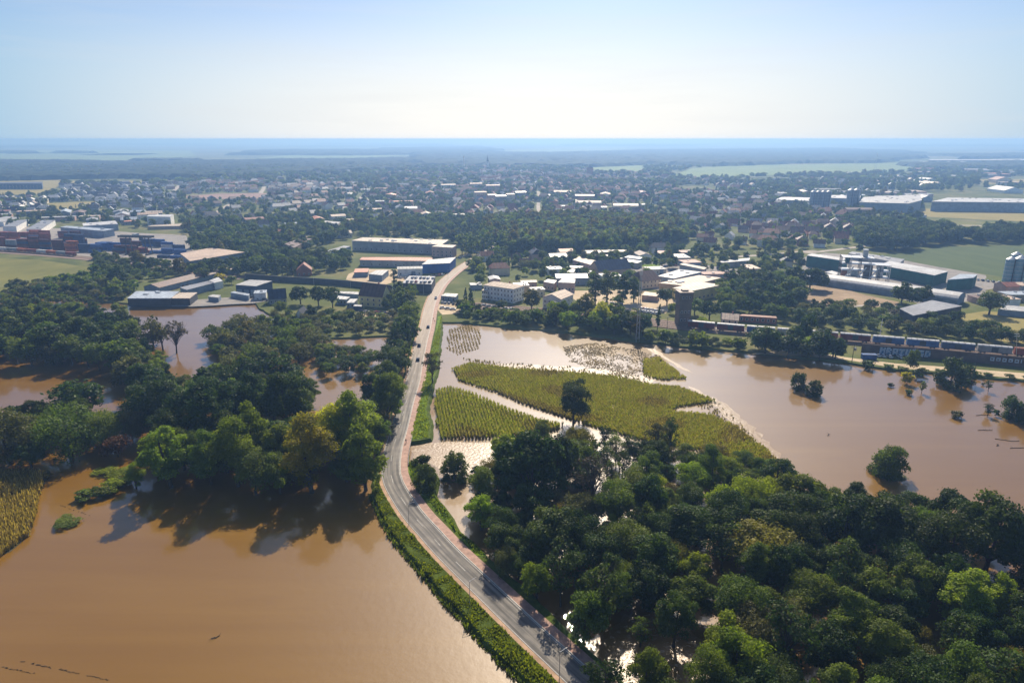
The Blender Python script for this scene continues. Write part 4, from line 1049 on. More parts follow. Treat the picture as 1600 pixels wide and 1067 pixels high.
# the smaller sheds, workshops and stores of the yards: every one its own building
YR = random.Random(31)
def yard_shed(x, y, a, b, az, H, wall, roof):
    an = R(az)
    e = empty('yard_building', (x, y, GZ), an); tag(e, None, 'building', 'yard buildings'); FOOT.append(rect(x, y, a, b, an))
    if YR.random() < .45:
        w, r, c = house_meshes(a, b, H, b*YR.uniform(.22,.4), 'x', 0, .35)
        w.build('wall', WALLS[wall], e); ro = r.build('roof', ROOFS[roof], e); k = 'low-pitched'
    else:
        MB().box(-a, a, -b, b, -.4, H-.3).build('wall', WALLS[wall], e)
        r = MB().box(-a-.25, a+.25, -b-.25, b+.25, H-.298, H)
        ro = r.build('roof', ROOFS[roof], e); k = 'flat-roofed'
        for _ in range(YR.randint(0, 3)):
            ux, uy = YR.uniform(-a*.8, a*.8), YR.uniform(-b*.7, b*.7); s = YR.uniform(.5, 1.2)
            MB().box(ux-s, ux+s, uy-s*.7, uy+s*.7, H+.002, H+YR.uniform(.4, 1.1)).build('roof_unit', M_METAL, ro)
    n = int(a/2.4)
    for i in range(n):
        if YR.random() < .7: link('window', WIN, e, (-a+2*a*(i+.5)/max(1, n), -b, 1.2), 0)
    if n > 2: link('gate', BIGDOOR, e, (YR.uniform(-a*.5, a*.5), -b-.03, 0), 0).scale = (.8, 1, min(1, (H-.6)/3.9))
    wall = wall.replace("bluegrey", "blue-grey"); auto(e, f"{k} {wall} {dict(light='pale', bluish='bluish').get(roof, roof)}-topped yard building", x, y)
for poly, n, az, big in [([(850,402),(1060,398),(1190,420),(1150,446),(1030,430),(880,446),(850,430)], 34, 8, 1.0), ([(548,402),(560,400),(640,418),(655,432),(610,438),(560,436)], 8, 5, .8),
   ([(1205,304),(1340,302),(1440,300),(1450,345),(1340,340),(1210,322)], 22, -6, 1.7), ([(0,332),(120,334),(240,336),(225,352),(90,352),(0,352)], 16, 25, 1.3), ([(700,462),(730,452),(850,446),(850,470),(820,462),(760,440)], 7, 10, .7),
   ([(380,345),(560,330),(560,372),(440,380)], 9, 30, 1.0), ([(1440,268),(1640,272),(1640,305),(1450,302)], 14, -4, 2.4), ([(850,300),(1010,300),(1010,340),(850,342)], 12, -5, 1.4), ([(560,298),(735,292),(735,345),(570,350)], 12, 8, 1.5),
   ([(195,452),(300,432),(420,436),(420,470),(300,466)], 6, 14, .6), ([(1500,455),(1600,448),(1620,480),(1520,488)], 5, 5, .8)]:
    W_ = GP(poly, GZ); xs = [p[0] for p in W_]; ys = [p[1] for p in W_]; done = 0
    for _ in range(n*14):
        if done >= n: break
        x, y = YR.uniform(min(xs), max(xs)), YR.uniform(min(ys), max(ys))
        a, b = YR.uniform(6, 17)*big, YR.uniform(4.5, 8)*big; rr_ = max(a, b)*.9
        if not inpoly(W_, [x], [y])[0]: continue
        if any(math.dist((x, y), (sum(p[0] for p in f)/len(f), sum(p[1] for p in f)/len(f))) < rr_+.6*max(max(p[0] for p in f)-min(p[0] for p in f), max(p[1] for p in f)-min(p[1] for p in f)) for f in FOOT): continue
        if min((q[0]-x)**2+(q[1]-y)**2 for q in road) < (rr_+6)**2: continue
        yard_shed(x, y, a, b, az+YR.choice((0, 0, 90))+YR.uniform(-4, 4), YR.uniform(3.6, 7)*min(1.5, max(1, big*.8)), YR.choice(['white','bluegrey','cream','grey','pink','tan']), YR.choice(['light','white','cream','tan','bluish','grey','red','brown','light','tan','grey','orange'])); done += 1
# ------------------------------------------------------------------ towers, silos, frame, masts
x, y = G(1066, 507, GZ)
e = empty('water_tower', (x, y, GZ), R(6)); tag(e, 'square grey-brown concrete water tower beside the tracks', 'tower'); landmark('the concrete water tower', x, y)
FOOT.append(rect(x, y, 5, 5, 0))
MB().box(-3.7,3.7,-3.7,3.7,-.5,15).build('shaft', WALLS['concrete'], e)
hd = MB().box(-4.2,4.2,-4.2,4.2,15.002,20.5).build('tank_room', WALLS['concrete'], e)
rf = MB().box(-4.5,4.5,-4.5,4.5,20.502,21).box(-1.8,1.8,-1.8,1.8,21.002,21.9).build('roof', ROOFS['brown'], e)
for k, xx in enumerate((-2.2, 0, 2.2)):
    for zz in (3, 8, 17): o = link('window', WIN, e, (xx, -4.22 if zz > 15 else -3.72, zz))

def silo(px, py, r, h, label, n=1, mat='bluegrey', gap=2.1, lm=None, cat='silo'):
    x, y = G(px, py, GZ)
    e = empty('silo', (x, y, GZ)); tag(e, label, cat, 'grain silos'); FOOT.append(rect(x, y, r, r, 0))
    b = MB(); k = 14
    b.tube((0,0,0), (0,0,h), r, r, k); b.build('barrel', M_METAL if mat == 'metal' else WALLS[mat], e, smooth=False)
    MB().tube((0,0,h+.002), (0,0,h+r*.55), r*1.02, r*.15, k).build('cone_roof', ROOFS['bluish'], e)
    rg = MB()
    for q in range(1, 6): rg.tube((0,0,h*q/6), (0,0,h*q/6+.25), r*1.02, r*1.02, k, cap=True)
    rg.build('band', M_METAL, e)
    MB().box(-.3,.3,-r-.35,-r-.06,0,h+.8).build('ladder', M_DARKM, e)
    if lm: landmark(lm, x, y)
WALLS['silo'] = plain('silo_steel', (.16,.27,.33), .45, .15, .6, .5, .3)
silo(1574, 440, 4.0, 18, 'left silo of the steel-blue pair by the field', mat='silo', lm='the steel-blue silo pair')
silo(1588, 441, 4.4, 19, 'right silo of the steel-blue pair by the field', mat='silo')
silo(1581, 436, 4.0, 20, 'rear silo behind the steel-blue pair by the field', mat='silo')
for i in range(4): silo(1268+i*8, 326, 4.4, 27, ['first','second','third','fourth'][i]+' from the left of four tall dark silos by the works', lm='the four tall silos' if i == 1 else None)
for i in range(2): silo(1326+i*9, 328, 5.5, 31, ['left','right'][i]+' one of two tall silos in front of the pale works', lm='the two tall works silos' if i == 0 else None)

x, y = G(1346, 441, GZ)
e = empty('steel_frame', (x, y, GZ), R(-18)); tag(e, 'open steel frame of floors and conveyors between the teal halls', 'plant'); landmark('the open steel frame', x, y); FOOT.append(rect(x, y, 19, 9, R(-18)))
cm = MB(); fm = MB()
for lvl in range(1, 5):
    x1 = 18 if lvl < 4 else 6
    fm.box(-17, x1, -6, 6, lvl*5-.15, lvl*5+.15)
fm.build('floor_deck', M_METAL, e)
for ix in range(6):
    for iy in (-5.8, 0, 5.8):
        MB().box(-17+ix*7-.25, -17+ix*7+.25, iy-.25, iy+.25, 0, 20.5 if ix < 4 else 15).build('column', M_METAL if ix % 2 else M_DARKM, e)
for k, (cx_, cy_, w, z0, z1) in enumerate([(-14,-3,4,.2,9),(-6,1,5,5.3,9.5),(3,-2,6,.2,14),(12,2,5,5.3,14),(-12,2,3,15.3,19),(0,1,3.5,20.3,26)]):
    MB().box(cx_-w/2, cx_+w/2, cy_-2, cy_+2, z0, z1).build('bin', [WALLS['rust'] if 'rust' in WALLS else WALLS['brick'], WALLS['white'], WALLS['concrete'], M_METAL, WALLS['teal'], M_METAL][k], e)
for k in range(3): MB().tube((-16+k*9, -6.2, 1), (-8+k*9, -6.2, 13), .45, .45, 6).build('conveyor', WALLS['white'], e)

def lattice(px, py, h, w, label, name='lattice_mast', lm=None, z=GZ, cat='mast', top=0.0):
    x, y = G(px, py, z)
    e = empty(name, (x, y, z)); tag(e, label, cat)
    m = MB()
    for sx, sy in ((-1,-1),(1,-1),(1,1),(-1,1)): m.tube((sx*w, sy*w, -1), (sx*w*.35, sy*w*.35, h), .13, .09, 4)
    n = int(h/3)
    for i in range(n):
        t0, t1 = i/n, (i+1)/n; a, b = w*(1-.65*t0), w*(1-.65*t1)
        for q in range(4):
            c0 = ((-a,-a),(a,-a),(a,a),(-a,a))[q]; c1 = ((b,-b),(b,b),(-b,b),(-b,-b))[q]
            m.tube((*c0, h*t0), (*c1, h*t1), .06, .06, 3)
    m.build('frame', M_METAL, e)
    if top:
        for k in range(3): MB().box(-.25,.25,-.12,.12,-1,1).build('antenna', WALLS['white'], e, (w*.6*math.cos(k*2.1), w*.6*math.sin(k*2.1), h-1.5), k*2.1)
    MB().tube((0,0,h-.2), (0,0,h+3), .12, .05, 4).build('spike', M_METAL, e)
    if lm: landmark(lm, x, y)
lattice(996, 532, 40, .9, 'tall thin lattice mast rising from the far river bank', lm='the tall lattice mast', top=1)
lattice(1367, 268, 62, 2.2, 'very distant lattice mast by the pale green field', top=1)

def building_tower(name, label, px, py, w, h, wall, roof, cone, cat, lm=None):
    x, y = G(px, py, GZ); e = empty(name, (x, y, GZ)); tag(e, label, cat)
    MB().box(-w,w,-w,w,-.5,h).build('shaft', WALLS[wall], e)
    r = MB(); r.add([(-w*1.1,-w*1.1,h+.002),(w*1.1,-w*1.1,h+.002),(w*1.1,w*1.1,h+.002),(-w*1.1,w*1.1,h+.002),(0,0,h+cone)], [(0,1,4),(1,2,4),(2,3,4),(3,0,4),(3,2,1,0)])
    r.build('roof', ROOFS[roof], e)
    for zz in (h*.5, h*.8):
        o = link('window', WIN, e, (0, -w-.02, zz)); o.scale = (2, 1, 2)
    if lm: landmark(lm, x, y)
building_tower('church_tower', 'dark stubby church tower standing over the hazy old town', 921, 276, 9, 26, 'brick', 'dark', 8, 'tower', 'the dark church tower')
building_tower('church_tower', 'thin pale spire beside the chimney over the old town', 762, 266, 4, 30, 'white', 'dark', 24, 'tower', 'the thin pale spire')
x, y = G(725, 264, GZ); e = empty('factory_chimney', (x, y, GZ)); tag(e, 'slim pale factory chimney over the old town', 'chimney'); landmark('the slim factory chimney', x, y)
MB().tube((0,0,0), (0,0,44), 3.2, 2.0, 12).build('stack', WALLS['white'], e); MB().tube((0,0,44.002), (0,0,46), 2.3, 2.3, 12).build('rim', WALLS['brick'], e)

# ------------------------------------------------------------------ street lamps, poles, bridge rail, wall
def lamp(px, py, h, label, z=EZ, head=-1, lm=None, name='street_lamp'):
    x, y = G(px, py, z); i, an = along(px, py)
    e = empty(name, (x, y, z), an-math.pi/2); tag(e, label, 'street lamp', 'street lamps along the causeway')
    MB().tube((0,0,-.5), (0,0,h), .10, .06, 6).build('pole', M_METAL, e)
    MB().tube((0,0,h-.02), (1.5,0,h+.25), .05, .045, 5).build('arm', M_METAL, e)
    MB().box(1.45,2.0,-.1,.1,h+.17,h+.27).build('lamp_head', M_DARKM, e)
    if lm: landmark(lm, x, y)
lamp(874, 1059, 6.6, 'grey street lamp nearest the bottom edge of the photo', lm='the nearest street lamp')
lamp(734, 944, 6.6, 'grey street lamp in the tree shadow on the left verge', lm='the shadowed street lamp')
lamp(639, 819, 6.6, 'grey street lamp on the left verge of the road bend', lm='the lamp on the road bend')
lamp(611, 690, 6.6, 'grey street lamp by the trees just before the bridge', lm='the lamp before the bridge')
lamp(662, 462, 9, 'white street lamp where the road leaves the causeway', z=GZ)
lamp(491, 450, 9, 'pale lamp post on the railway wall, left of its twin', z=GZ)
lamp(548, 452, 9, 'pale lamp post on the railway wall, right of its twin', z=GZ)
lamp(700, 437, 8, 'street lamp beside the road in front of the bright blue hall', z=GZ)
landmark('the road bend', *G(600, 760, EZ)); landmark('the sunlit gap at the bottom', *G(1010, 1040)); landmark('the glinting river gap', *G(965, 740)); landmark('the flooded yard', *G(280, 510))
landmark('the brown pond on the left', *G(100, 625)); landmark('the small bright pond', *G(580, 548)); landmark('the left maize field', *G(20, 800)); landmark('the drowned maize rows', *G(725, 530))
landmark('the right photo edge below the flood', *G(1590, 960)); landmark('the bottom right corner', *G(1590, 1060)); landmark('the maize point in the flood', *G(1225, 745))
landmark('the far-left wood edge', *G(0, 535)); landmark('the bare trees in the flooded yard', *G(266, 551)); landmark('the roadside shrub belt', *G(600, 505)); landmark('the willows behind the bright pond', *G(500, 508)); landmark('the wood by the left pond tip', *G(180, 560)); landmark('the dark trees behind the yellow poplar', *G(440, 690))
landmark('the olive meadow', *G(70, 428)); landmark('the dirt lot', *G(1320, 462)); landmark('the green crop field', *G(1500, 410)); landmark('the riverside lane', *G(1450, 570))

i0, an = along(634, 690); 
rb = empty('bridge_railing', (*road[i0], EZ)); tag(rb, 'dark bridge railing along the cycle path where the river spills', 'railing'); landmark('the bridge railing', *road[i0])
seg = [k for k in range(len(road)) if G(634, 738, EZ)[1] < road[k][1] < G(634, 678, EZ)[1]]
pts = [(road[k][0]+nnr[k][0]*(RW+2.95)-road[i0][0], road[k][1]+nnr[k][1]*(RW+2.95)-road[i0][1]) for k in seg]
for zz, nm in ((1.15, 'top_rail'), (.6, 'middle_rail')):
    m = MB()
    for a, b in zip(pts[:-1], pts[1:]): m.tube((*a, zz), (*b, zz), .06, .06, 5)
    m.build(nm, M_DARKM, rb)
for a, b in zip(pts[:-1], pts[1:]):
    for t in (0, .5): MB().box(-.06,.06,-.06,.06,0,1.2).build('post', M_DARKM, rb, (a[0]+(b[0]-a[0])*t, a[1]+(b[1]-a[1])*t, 0))
par = MB()
ribbon('parapet', road, RW+2.72, RW+2.90, EZ+.45, M_KERB, .45, i0=seg[0], i1=seg[-1]+1)

def strip_wall(name, label, pts, z, h, t, mat, cat='wall'):
    P = smooth_line(GP(pts, z), 6); nn = normals(P); m = MB()
    A = [(p[0]+q[0]*t/2, p[1]+q[1]*t/2) for p, q in zip(P, nn)]; B = [(p[0]-q[0]*t/2, p[1]-q[1]*t/2) for p, q in zip(P, nn)]
    for i in range(len(P)-1):
        m.add([(*A[i],z-.5),(*A[i+1],z-.5),(*B[i+1],z-.5),(*B[i],z-.5),(*A[i],z+h),(*A[i+1],z+h),(*B[i+1],z+h),(*B[i],z+h)], [(4,5,6,7),(0,1,5,4),(2,3,7,6)]+([(3,0,4,7)] if i == 0 else [])+([(1,2,6,5)] if i == len(P)-2 else []))
    o = m.build(name, mat); tag(o, label, cat); landmark(label.split(' by ')[0].split(' above ')[0].split(' below ')[0].replace('long', 'the', 1), *P[len(P)//2]); return o
strip_wall('railway_wall', 'long dark railway retaining wall above the navy-roofed house', [(384,436),(430,440),(500,444),(560,449),(612,455)], GZ, 4.6, .8, WALLS['dark'])
gw = strip_wall('graffiti_wall', 'long dark wall below the train painted with white graffiti', [(1345,551),(1380,555),(1420,557.5),(1470,561.5),(1520,566),(1600,574),(1700,585)], GZ, 5.2, .5, plain('stained_wall', (.12,.085,.07), .85, .35, .2))
# graffiti: fat pale blue-white letter blocks with dark counters on the wall face
a, b = G(1372, 554.5, GZ), G(1452, 560.2, GZ); an = math.atan2(b[1]-a[1], b[0]-a[0]); Lg = math.dist(a, b)
gm_ = plain('graffiti_paint', (.4,.46,.53), .7, .2, 1.0); gd_ = plain('graffiti_blue', (.12,.22,.36), .7, .2, 1.0)
cr0 = random.Random(3); ge = MB(); glyph = [['X.X','XXX','X.X','X.X'],['XX.','X.X','XX.','X.X'],['XXX','X.X','XXX','X.X'],['XXX','.X.','.X.','XXX'],['X.X','X.X','X.X','XXX'],['XXX','X..','XX.','XXX'],['XXX','X..','.XX','XXX'],['XX.','X.X','X.X','XX.']]
for k, gl in enumerate(glyph):
    x0 = k*Lg/8
    ge.box(x0+.1+cr0.random()*.3, x0+Lg/8-.05, -.05, -.03, .6+cr0.random()*.6, 4.1+cr0.random()*.6, 1)
    for r, row in enumerate(gl):
        for c, ch in enumerate(row):
            if ch == 'X':
                w = (Lg/8-.5)/3
                q = [(x0+.25+(c+dx)*w*1.02+.3*(dz+3-r)*.25+cr0.uniform(-.16,.16), 1.0+(3-r+dz)*.86+.25*math.sin(k*1.7)+cr0.uniform(-.14,.14)) for dx, dz in ((0,0),(1,0),(1,1),(0,1))]
                ge.add([(u, -.06-.001*(c+3*r), v) for u, v in q], [(0,1,2,3)], 0)
nx, ny = math.sin(an), -math.cos(an)
go = ge.build('graffiti', [gm_, gd_], None, (a[0]+nx*.62, a[1]+ny*.62, GZ), an)
go.parent = gw
ge2 = MB()
for k in range(6): ge2.box(k*2.6, k*2.6+1.8, -.05, -.03, .3+.2*(k%2), 2.2); ge2.box(k*2.6+.4, k*2.6+1.3, -.07, -.052, .9, 1.6, 1)
a2, b2 = G(1556, 569.3, GZ), G(1600, 573.6, GZ)
a2 = G(1545, 568.4, GZ); an2 = math.atan2(b2[1]-a2[1], b2[0]-a2[0])
go2 = ge2.build('graffiti', [gm_, plain('stained_wall', (.085,.06,.05))], None, (a2[0]+math.sin(an2)*.62, a2[1]-math.cos(an2)*.62, GZ+1.6), an2); go2.parent = gw

def pole(px, py, h, label, z=GZ, cross=1, mat=None, lean=0.0, cat='utility pole', box=False):
    x, y = G(px, py, z); e = empty('utility_pole', (x, y, z)); tag(e, label, cat)
    MB().tube((0,0,-1), (lean,0,h), .17, .12, 6).build('pole', mat or bark, e)
    for k in range(cross): MB().box(lean*(1-k*.1)-1.4, lean*(1-k*.1)+1.4, -.08, .08, h-.5-k*1.2, h-.3-k*1.2).build('crossarm', mat or bark, e)
    if box: MB().box(.2,1.2,-.5,.5,h-3.2,h-1.8).build('transformer', M_METAL, e)
pole(1331, 566, 9.5, 'wooden pole with a transformer at the left end of the riverside lane', cross=2, box=True)
pole(1523, 581, 10, 'wooden pole with long crossarm on the bank right of the dark bank tree', cross=2)
pole(1374, 530, 12, 'white mast behind the train above the graffiti', mat=WALLS['white'], cross=0)
pole(1588, 568, 16, 'grey railway mast with brackets at the right edge of the train', mat=M_METAL, cross=2, lean=-3)
pole(1042, 518, 9, 'dark railway signal pole beside the tracks near the water tower', mat=M_DARKM, cross=1)
pole(866, 492, 9, 'pale mast in front of the tan-gabled pale building', mat=M_METAL, cross=1)
pole(741, 470, 8, 'white pole beside the white three-storey block', mat=WALLS['white'], cross=0)

# ------------------------------------------------------------------ railway and the goods train
TR = smooth_line(GP([(735,478),(860,488),(985,500),(1075,511),(1185,521),(1300,530),(1430,541),(1530,550),(1600,556.5),(1760,573),(1900,588)], GZ), 8)
ribbon('track_bed', TR, -9, 9, GZ+.35, M_BALLAST, .4)
for off in (-6, -1.5, 3, 7):
    for g in (-.75, .75): ribbon('rail', TR, off+g-.06, off+g+.06, GZ+.52, M_RAIL, .15)
TL = smooth_line(GP([(-200,382),(0,393),(120,402),(230,414),(300,424),(384,434)], GZ), 12)
ribbon('track_bed', TL, -5, 9, GZ+.3, M_BALLAST, .3)
for off in (-2, 3):
    for g in (-.75, .75): ribbon('rail', TL, off+g-.06, off+g+.06, GZ+.45, M_RAIL, .12)

def wagon_meshes():
    L, W, H = 7.6, 1.45, 3.0
    b = MB().box(-L, L, -W, W, 1.1, 1.1+H)
    for k in range(9): b.box(-L+.5+k*1.8, -L+.75+k*1.8, -W-.06, W+.06, 1.15, 1.05+H)
    r = MB(); k = 6
    prof = [(-W*1.02*math.cos(math.pi*i/k), 1.1+H+.7*math.sin(math.pi*i/k)) for i in range(k+1)]
    vs = [(s, y, z) for s in (-L-.05, L+.05) for y, z in prof]
    r.add(vs, [(i, k+1+i, k+2+i, i+1) for i in range(k)]+[tuple(range(k+1)), tuple(range(k+1, 2*k+2))[::-1]])
    u = MB().box(-L-.5, L+.5, -1.2, 1.2, .75, 1.09)
    w = MB()
    for sy in (-.75, .75):
        for sx in (-.9, .9): w.tube((sx, sy-.08, .45), (sx, sy+.08, .45), .45, .45, 10)
    w.box(-1.3, 1.3, -.7, .7, .45, .74)
    d = MB().box(-1.5, 1.5, -W-.12, -W-.065, 1.3, 3.9)
    return b.mesh('wagon_body', WALLS['brick']), r.mesh('wagon_roof', ROOFS['light']), u.mesh('underframe', M_DARKM), w.mesh('bogie', M_DARKM), d.mesh('sliding_door', WALLS['dark'])
WB, WR, WU, WW, WD = wagon_meshes()
WC = dict(maroon=plain('wagon_maroon', (.20,.035,.035), .6, .3), rust=plain('wagon_rust', (.32,.08,.045), .6, .3), blue=plain('wagon_blue', (.06,.15,.36), .6, .3), grey=plain('wagon_grey', (.28,.27,.27), .6, .3), white=plain('wagon_white', (.5,.48,.46), .6, .2), navy=plain('wagon_navy', (.05,.08,.17), .6, .3))
cum = [0]
for p, q in zip(TR[:-1], TR[1:]): cum.append(cum[-1]+math.dist(p, q))
def on_track(s, off):
    k = max(i for i in range(len(cum)-1) if cum[i] <= s)
    t = (s-cum[k])/(cum[k+1]-cum[k]); p, q = TR[k], TR[k+1]
    an = math.atan2(q[1]-p[1], q[0]-p[0])
    return p[0]+(q[0]-p[0])*t+math.sin(an)*off, p[1]+(q[1]-p[1])*t-math.cos(an)*off, an
s0 = min(range(len(TR)), key=lambda k: abs(PX(TR[k][0], TR[k][1], GZ)[0]-1079))
S = cum[s0]+8
cols = ['maroon','maroon','blue','white','rust','maroon','blue','blue','navy','grey','rust','rust','navy','blue','navy','blue','navy']
nth = ['first','second','third','fourth','fifth','sixth','seventh','eighth','ninth','tenth','eleventh','twelfth','thirteenth','fourteenth','fifteenth','sixteenth','seventeenth']
for k, cn in enumerate(cols):
    if S > cum[-1]-10: break
    x, y, an = on_track(S, 3)
    e = empty('goods_wagon', (x, y, GZ+.52), an)
    tag(e, f"{cn} covered goods wagon, {nth[k]} of the train counting from the water tower", 'wagon', 'wagons of the goods train')
    if k in (2, 6, 9, 12): landmark(f"the {nth[k]} wagon of the train", x, y)
    link('body', WB, e, mat=WC[cn]); link('roof', WR, e, mat=ROOFS['red'] if cn == 'rust' and k > 8 else ROOFS['white']); link('underframe', WU, e)
    link('bogie', WW, e, (-5, 0, 0)); link('bogie', WW, e, (5, 0, 0)); link('sliding_door', WD, e)
    S += 16.6

# ------------------------------------------------------------------ containers: every box its own thing
def container_mesh(L):
    m = MB().box(-L, L, -1.2, 1.2, 0, 2.55)
    for k in range(int(L*2/.9)):
        x0 = -L+.3+k*.9
        for s in (-1, 1): m.box(x0, x0+.45, s*1.2-.04 if s < 0 else 1.2, -1.2 if s < 0 else 1.24, .15, 2.4)
    for sx in (-L, L-.18):
        for sy in (-1.26, 1.1): m.box(sx-.02, sx+.2, sy, sy+.16, -.0, 2.58)
    m.box(L+.001, L+.05, -1.0, -.05, .15, 2.4); m.box(L+.001, L+.05, .05, 1.0, .15, 2.4)
    return m.mesh('container', WALLS['brick'])
C40, C20 = container_mesh(6.1), container_mesh(3.05)
CC = {k: plain('container_'+k, c, .5, .25, .4) for k, c in {'rust red':(.24,.05,.03), 'orange':(.42,.11,.03), 'dark maroon':(.10,.022,.022), 'navy blue':(.022,.045,.12), 'blue':(.03,.10,.30), 'grey':(.25,.26,.27), 'white':(.55,.55,.53), 'teal':(.03,.14,.15)}.items()}
ck = list(CC); cr = random.Random(11)
def stack(px, py, n, az, nx, ny, maxh, pal, minh=1, L=12.6, loose=.12):
    x0, y0 = G(px, py, GZ); c, s = math.cos(R(az)), math.sin(R(az))
    for i in range(nx):
        for j in range(ny):
            if cr.random() < loose: continue
            h = cr.randint(minh, maxh)
            for k in range(h):
                X, Y = i*(L+.5), j*2.75
                x, y = x0+X*c-Y*s, y0+X*s+Y*c
                name = pal[0] if cr.random() < .55 else cr.choice(pal)
                o = link('shipping_container', C40 if L > 10 else C20, None, (x, y, GZ+.12+k*2.6), R(az), CC[name])
                tag(o, None, 'container', 'shipping containers in the yard')
                nmz = 'ground-level' if k == 0 else ('topmost' if k == h-1 else 'mid-stack')
                auto(o, f"{nmz} {name} container", x, y)
            CPOS.append((x0, y0))
CPOS = []
for k, (px, py, nx, ny, mh, mn, pal) in enumerate([
  (2,386,2,2,4,3,['rust red','dark maroon','grey']), (38,389,2,2,5,4,['dark maroon','rust red','navy blue']), (72,390,1,2,5,4,['navy blue','dark maroon','blue']), (92,391,2,2,4,3,['dark maroon','navy blue','rust red']),
  (112,393,1,2,4,3,['orange','rust red']), (130,394,2,2,3,2,['navy blue','blue']), (186,396,2,2,3,2,['dark maroon','rust red','navy blue']), (222,395,2,1,3,1,['rust red','navy blue','dark maroon']),
  (244,396,2,2,2,1,['blue','navy blue','white']), (262,390,2,2,3,2,['blue','navy blue','white']), (40,370,3,2,3,2,['rust red','orange','dark maroon']), (100,372,2,2,3,2,['dark maroon','rust red']),
  (150,385,2,1,2,1,['navy blue','blue']), (256,403,2,1,1,1,['navy blue','blue']), (8,377,2,2,4,3,['rust red','dark maroon','orange']), (55,379,2,2,4,3,['rust red','dark maroon','navy blue']),
  (108,381,2,2,4,2,['navy blue','dark maroon']), (160,391,2,2,3,2,['blue','navy blue']), (195,384,2,2,3,2,['dark maroon','navy blue']), (232,385,2,2,3,2,['navy blue','rust red','blue']), (282,398,1,2,2,1,['blue','navy blue'])]):
    stack(px, py, 0, -9, nx, ny, mh, pal, mn)
    landmark(['the far-left container stack','the maroon five-high stack','the navy container tower','the maroon stack','the orange container stack','the navy low stack','the maroon stack by the gantry','the red stack by the gantry','the blue low containers','the blue container stack','the rear red containers','the rear maroon containers','the loose blue containers','the front navy containers','the far-left rear stack','the tall rust stack','the middle navy stack','the blue stack left of the gantry','the stack behind the gantry','the stack right of the gantry','the last blue containers'][k], *G(px, py, GZ))
# container train on the left track
cumL = [0]
for p, q in zip(TL[:-1], TL[1:]): cumL.append(cumL[-1]+math.dist(p, q))
kx = 0
for s in np.arange(20, cumL[-1], 13.4):
    k = max(i for i in range(len(cumL)-1) if cumL[i] <= s); p, q = TL[k], TL[k+1]; an = math.atan2(q[1]-p[1], q[0]-p[0]); t = (s-cumL[k])/(cumL[k+1]-cumL[k])
    x, y = p[0]+(q[0]-p[0])*t+math.sin(an)*-2, p[1]+(q[1]-p[1])*t-math.cos(an)*-2
    px, _ = PX(x, y, GZ)
    if not -10 < px < 115: continue
    w = empty('flat_wagon', (x, y, GZ+.45), an); tag(w, None, 'wagon', 'flat wagons of the container train')
    link('underframe', WU, w).scale = (.82, 1, 1); link('bogie', WW, w, (-4, 0, 0)); link('bogie', WW, w, (4, 0, 0))
    auto(w, 'flat wagon under a single container', x, y)
    name = ['white','grey','orange','rust red','white','orange','grey','rust red'][kx % 8]; kx += 1
    o = link('shipping_container', C40, None, (x, y, GZ+.45+1.1), an, CC[name]); tag(o, None, 'container', 'shipping containers in the yard')
    auto(o, f"single {name} container on a rail wagon", x, y)
landmark('the container train', *G(60, 398, GZ))
x, y = G(218, 398, GZ); e = empty('gantry_crane', (x, y, GZ), R(-9)); tag(e, 'dark gantry crane standing over the middle of the container yard', 'crane'); landmark('the gantry crane', x, y)
for sx in (-11, 11):
    for sy in (-5, 5): MB().tube((sx, sy, 0), (sx*.92, sy*.5, 17), .55, .45, 5).build('leg', M_DARKM, e)
    MB().box(sx-.6, sx+.6, -6, 6, .3, 1.3).build('bogie_beam', M_DARKM, e)
MB().box(-19, 17, -2.6, -1.6, 17, 18.8).box(-19, 17, 1.6, 2.6, 17, 18.8).build('girder', M_DARKM, e)
MB().box(-3, 1, -2.4, 2.4, 18.802, 20.6).build('trolley', M_METAL, e); MB().box(3, 5.5, -1.4, 1.4, 14, 16.9).build('cab', WALLS['navy'], e)

# ------------------------------------------------------------------ cars
def car_meshes():
    b = MB(); prof = [(-2.1,.45),(-2.15,.75),(-1.95,.92),(-.9,.98),(1.1,.96),(2.0,.82),(2.15,.6),(2.1,.4)]
    W = .88; n = len(prof)
    vs = [(x, -W, z) for x, z in prof]+[(x, W, z) for x, z in prof]
    b.add(vs, [(i, n+i, n+(i+1)%n, (i+1)%n) for i in range(n)]+[tuple(range(n)), tuple(range(n, 2*n))[::-1]])
    g = MB(); g.add([(-1.7,-.8,.95),(1.1,-.8,.97),(1.1,.8,.97),(-1.7,.8,.95),(-1.3,-.64,1.42),(.35,-.64,1.44),(.35,.64,1.44),(-1.3,.64,1.42)], [(0,1,5,4),(1,2,6,5),(2,3,7,6),(3,0,4,7)])
    r = MB().add([(-1.32,-.66,1.421),(.37,-.66,1.441),(.37,.66,1.441),(-1.32,.66,1.421),(-1.25,-.6,1.48),(.3,-.6,1.49),(.3,.6,1.49),(-1.25,.6,1.48)], [(0,1,5,4),(1,2,6,5),(2,3,7,6),(3,0,4,7),(4,5,6,7)])
    w = MB().tube((0,-.11,0), (0,.11,0), .33, .33, 10)
    h = MB().box(-.04,.04,-.16,.16,-.08,.08)
    return b.mesh('car_body', WALLS['white']), g.mesh('car_glass', M_GLASS), r.mesh('car_roof', WALLS['white']), w.mesh('car_wheel', M_RUBBER), h.mesh('headlight', WALLS['white'])
CB, CG, CR, CW, CH = car_meshes()
PAINT = {k: plain('paint_'+k.replace(' ','_'), c, .25, .05, 1, .6) for k, c in {'black':(.012,.012,.014), 'dark blue':(.02,.03,.08), 'white':(.7,.7,.7), 'silver':(.4,.41,.43), 'red':(.35,.03,.02), 'grey':(.14,.145,.15), 'blue':(.04,.12,.35)}.items()}
